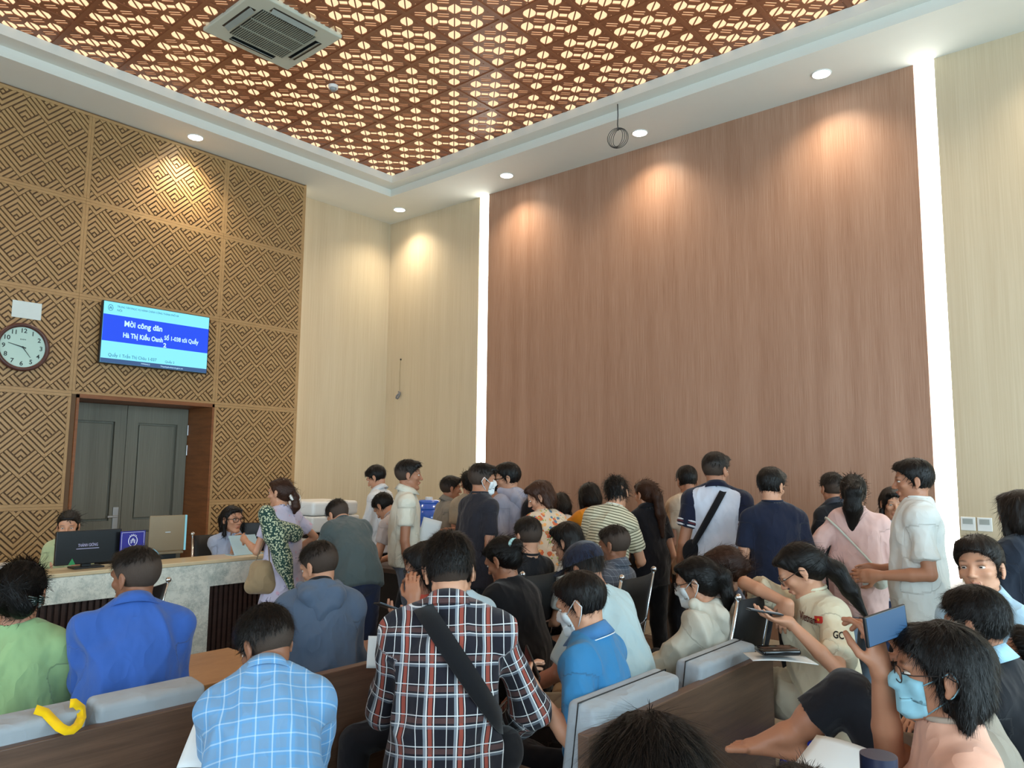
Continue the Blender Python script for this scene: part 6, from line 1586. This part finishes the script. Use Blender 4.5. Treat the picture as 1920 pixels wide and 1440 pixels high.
hc_ = at_px(1661, 1173, 1.86); M_ = basis(hc_, nrm(at_px(1692, 1162, 1.89) - at_px(1630, 1184, 1.83)), P.U); t = thing('mobile_phone', 'phone held up sideways with both hands, camera screen glowing blue', 'phone'); t.matrix_world = M_
MB().box((-.078, -.037, -.004), (.078, .037, .004), 0, None, .003).build('casing', M_BLACK, t)
MB().box((-.073, -.034, .0042), (.073, .034, .0048)).build('screen', emit('phone_screen_cam', '#3d6ea0', .6), t)
P = Person('woman with a black bob, pale blue mask and peach top, right foreground', 1760, 1262, 1.86, 72, True, k=.98, fem=True, skin=S0, hair='bob', hc=H0, ho=dict(ears=True, tuck=True, n=14000, rough=.003, lift=.03, len=.026), lean=4, hyaw=0, hpitch=2, mask=B_MASK, glasses=G_MET, shirt=dict(mat=c_('top_peach', '#d8a68f'), slv=.75, e=.018, neckband=c_('rib_peach', '#a99a8c')), pants=dict(mat=BEIGET), la=(.26, -.05, -.38), ra=(.28, -.02, -.36))
PE = P
Person('person seen only as black hair at the bottom centre of the photo', 1222, 1505, 1.15, 4, True, k=1.0, skin=S0, hair='bob', ho=dict(vol=1.3, n=16000, len=.05, ears=True, lift=.012, rough=.003), lean=5, hpitch=25, shirt=dict(mat=c_('tee_dark6', '#23262c'), slv=.6), pants=dict(mat=DARKT))
Person('person seen only as a dark crown of hair at the bottom edge, right of centre', 1506, 1575, 1.35, 0, True, k=.95, skin=S0, hair='short', ho=dict(vol=1.0, n=9000, len=.03, lift=.04), lean=5, hpitch=10, shirt=dict(mat=c_('tee_dark7', '#2b2b30'), slv=.6), pants=dict(mat=DARKT))
# ---------------------------------------------------------------- small held and lying things
sheet('white form on the lap of the man in the light blue checked shirt', at_px(400, 1385, 2.35), (.75, .65, 0), (-.5, .5, .6), .15, .20)
sheet('white form beside the left arm of the plaid shirt man', at_px(706, 1222, 3.0), (.7, .6, 0), (-.1, .1, 1), .07, .12)
sheet('white plastic document folder lying in the foreground lap', at_px(1572, 1432, 1.85), (.99, -.08, .0), (.08, .99, .35), .17, .16, 'document_folder', 'folder')
sheet('large white sheet carried at the side of the cream polo man', at_px(800, 1016, 5.9), (.75, .65, -.25), (-.1, 0, 1), .15, .36)
sheet('white notepad on the lap of the woman in the cream lettered tee', at_px(1462, 1236, 3.25), (.8, .6, 0), (-.6, .7, .0), .27, .18)
t = thing('black_pouch', 'shiny black pouch resting on the white notepad', 'pouch', tuple(at_px(1458, 1226, 3.23)))
t.rotation_euler = (0, 0, CAM_YAW + .1); MB().box((-.085, -.05, 0), (.085, .05, .028), 0, None, .012).build('pouch', plain('patent_black', '#0c0c0e', .15, .6), t, True); MB().box((-.075, -.052, .012), (.075, -.0505, .016)).build('zip', M_CHROME, t)
t = thing('water_bottle', 'dark blue bottle cap at the bottom edge in front of the peach top', 'bottle', tuple(at_px(1648, 1440, 1.3))); m = MB(); m.cyl((0, 0, -.16), (0, 0, -.01), .034, n=24); m.build('bottle', plain('bottle_body', '#3b4250', .2), t, True); m = MB(); m.cyl((0, 0, -.01), (0, 0, .022), .030, n=24); autosmooth(m.build('cap', plain('bottle_cap_navy', '#1a2038', .35), t, True))
t = thing('chrome_post', 'thin chrome post with a pale cap standing before the slatted panel', 'post', tuple(on_z(180, 1190, 0.0)) if False else (4.35, -5.62, 0)); m = MB(); m.cyl((0, 0, 0), (0, 0, .58), .012); m.build('post', M_CHROME, t, True); m = MB(); m.cyl((0, 0, .58), (0, 0, .61), .022); m.build('cap', M_WPL, t)
# lettering on the cream tee
P = VW
def on_shirt(P, u, v):
    """where the sight line through a photo pixel meets the shirt"""
    a = at_px(u, v, 1.0) - CAM; ts = np.linspace(1.0, 6, 1500); Q = CAM + a[None, :] * ts[:, None]; d = P.shirtf.ev(Q); i = np.argmax(d < .007); return Q[i]
def shirt_text(name, s_, size, mat, P, u, v, u2, v2, wmax):
    a, b = on_shirt(P, u, v), on_shirt(P, u2, v2); x = nrm(b - a); me = text_mesh(s_, size, 'LEFT', .0004, .0008); co = np.array([q.co[:] for q in me.vertices]); kx = wmax / (co[:, 0].max() - co[:, 0].min())
    vw = nrm(CAM - a); up = nrm(P.U - (P.U @ x) * x)
    out = []
    for c in co:
        p0 = a + x * (c[0] - co[:, 0].min()) * kx + up * c[1]; dr = nrm(p0 - CAM); ts = np.linspace(-.15, .15, 121); Q = p0 + dr * ts[:, None]; d = P.shirtf.ev(Q); i = np.argmax(d < .013); out.append(Q[i] - P.base)
    me.vertices.foreach_set('co', np.array(out, dtype=np.float32).ravel()); me.materials.clear(); me.materials.append(mat); me.update()
    o = bpy.data.objects.new(name, me); COL.objects.link(o); o.parent = P.shirt; return o
RED = plain('print_maroon', '#6e2a2e', .8); INK = plain('print_ink', '#1c1c22', .8); FLG = plain('print_flag_red', '#c03028', .8)
shirt_text('chest_text', 'Vietnam', .055, RED, P, 1499, 1153, 1536, 1168, .115)
shirt_text('sleeve_text', 'GC', .045, INK, P, 1562, 1190, 1578, 1192, .045)
a = on_shirt(P, 1535, 1162); M_ = basis(a - P.base + nrm(CAM - a) * .006, nrm(on_shirt(P, 1545, 1163) - a), P.U); m = MB(); m.box((-.024, -.016, -.001), (.024, .016, .002)); o = m.build('chest_flag', FLG, P.shirt); o.data.transform(M_)
sv = [(.010 * (1 if k % 2 == 0 else .4) * cos(pi / 2 + k * pi / 5), .010 * (1 if k % 2 == 0 else .4) * sin(pi / 2 + k * pi / 5), .0026) for k in range(10)]
o = link('flag_star', sv, [tuple(range(10))], plain('print_yellow', '#d8b020', .8), o, False); o.data.transform(M_)
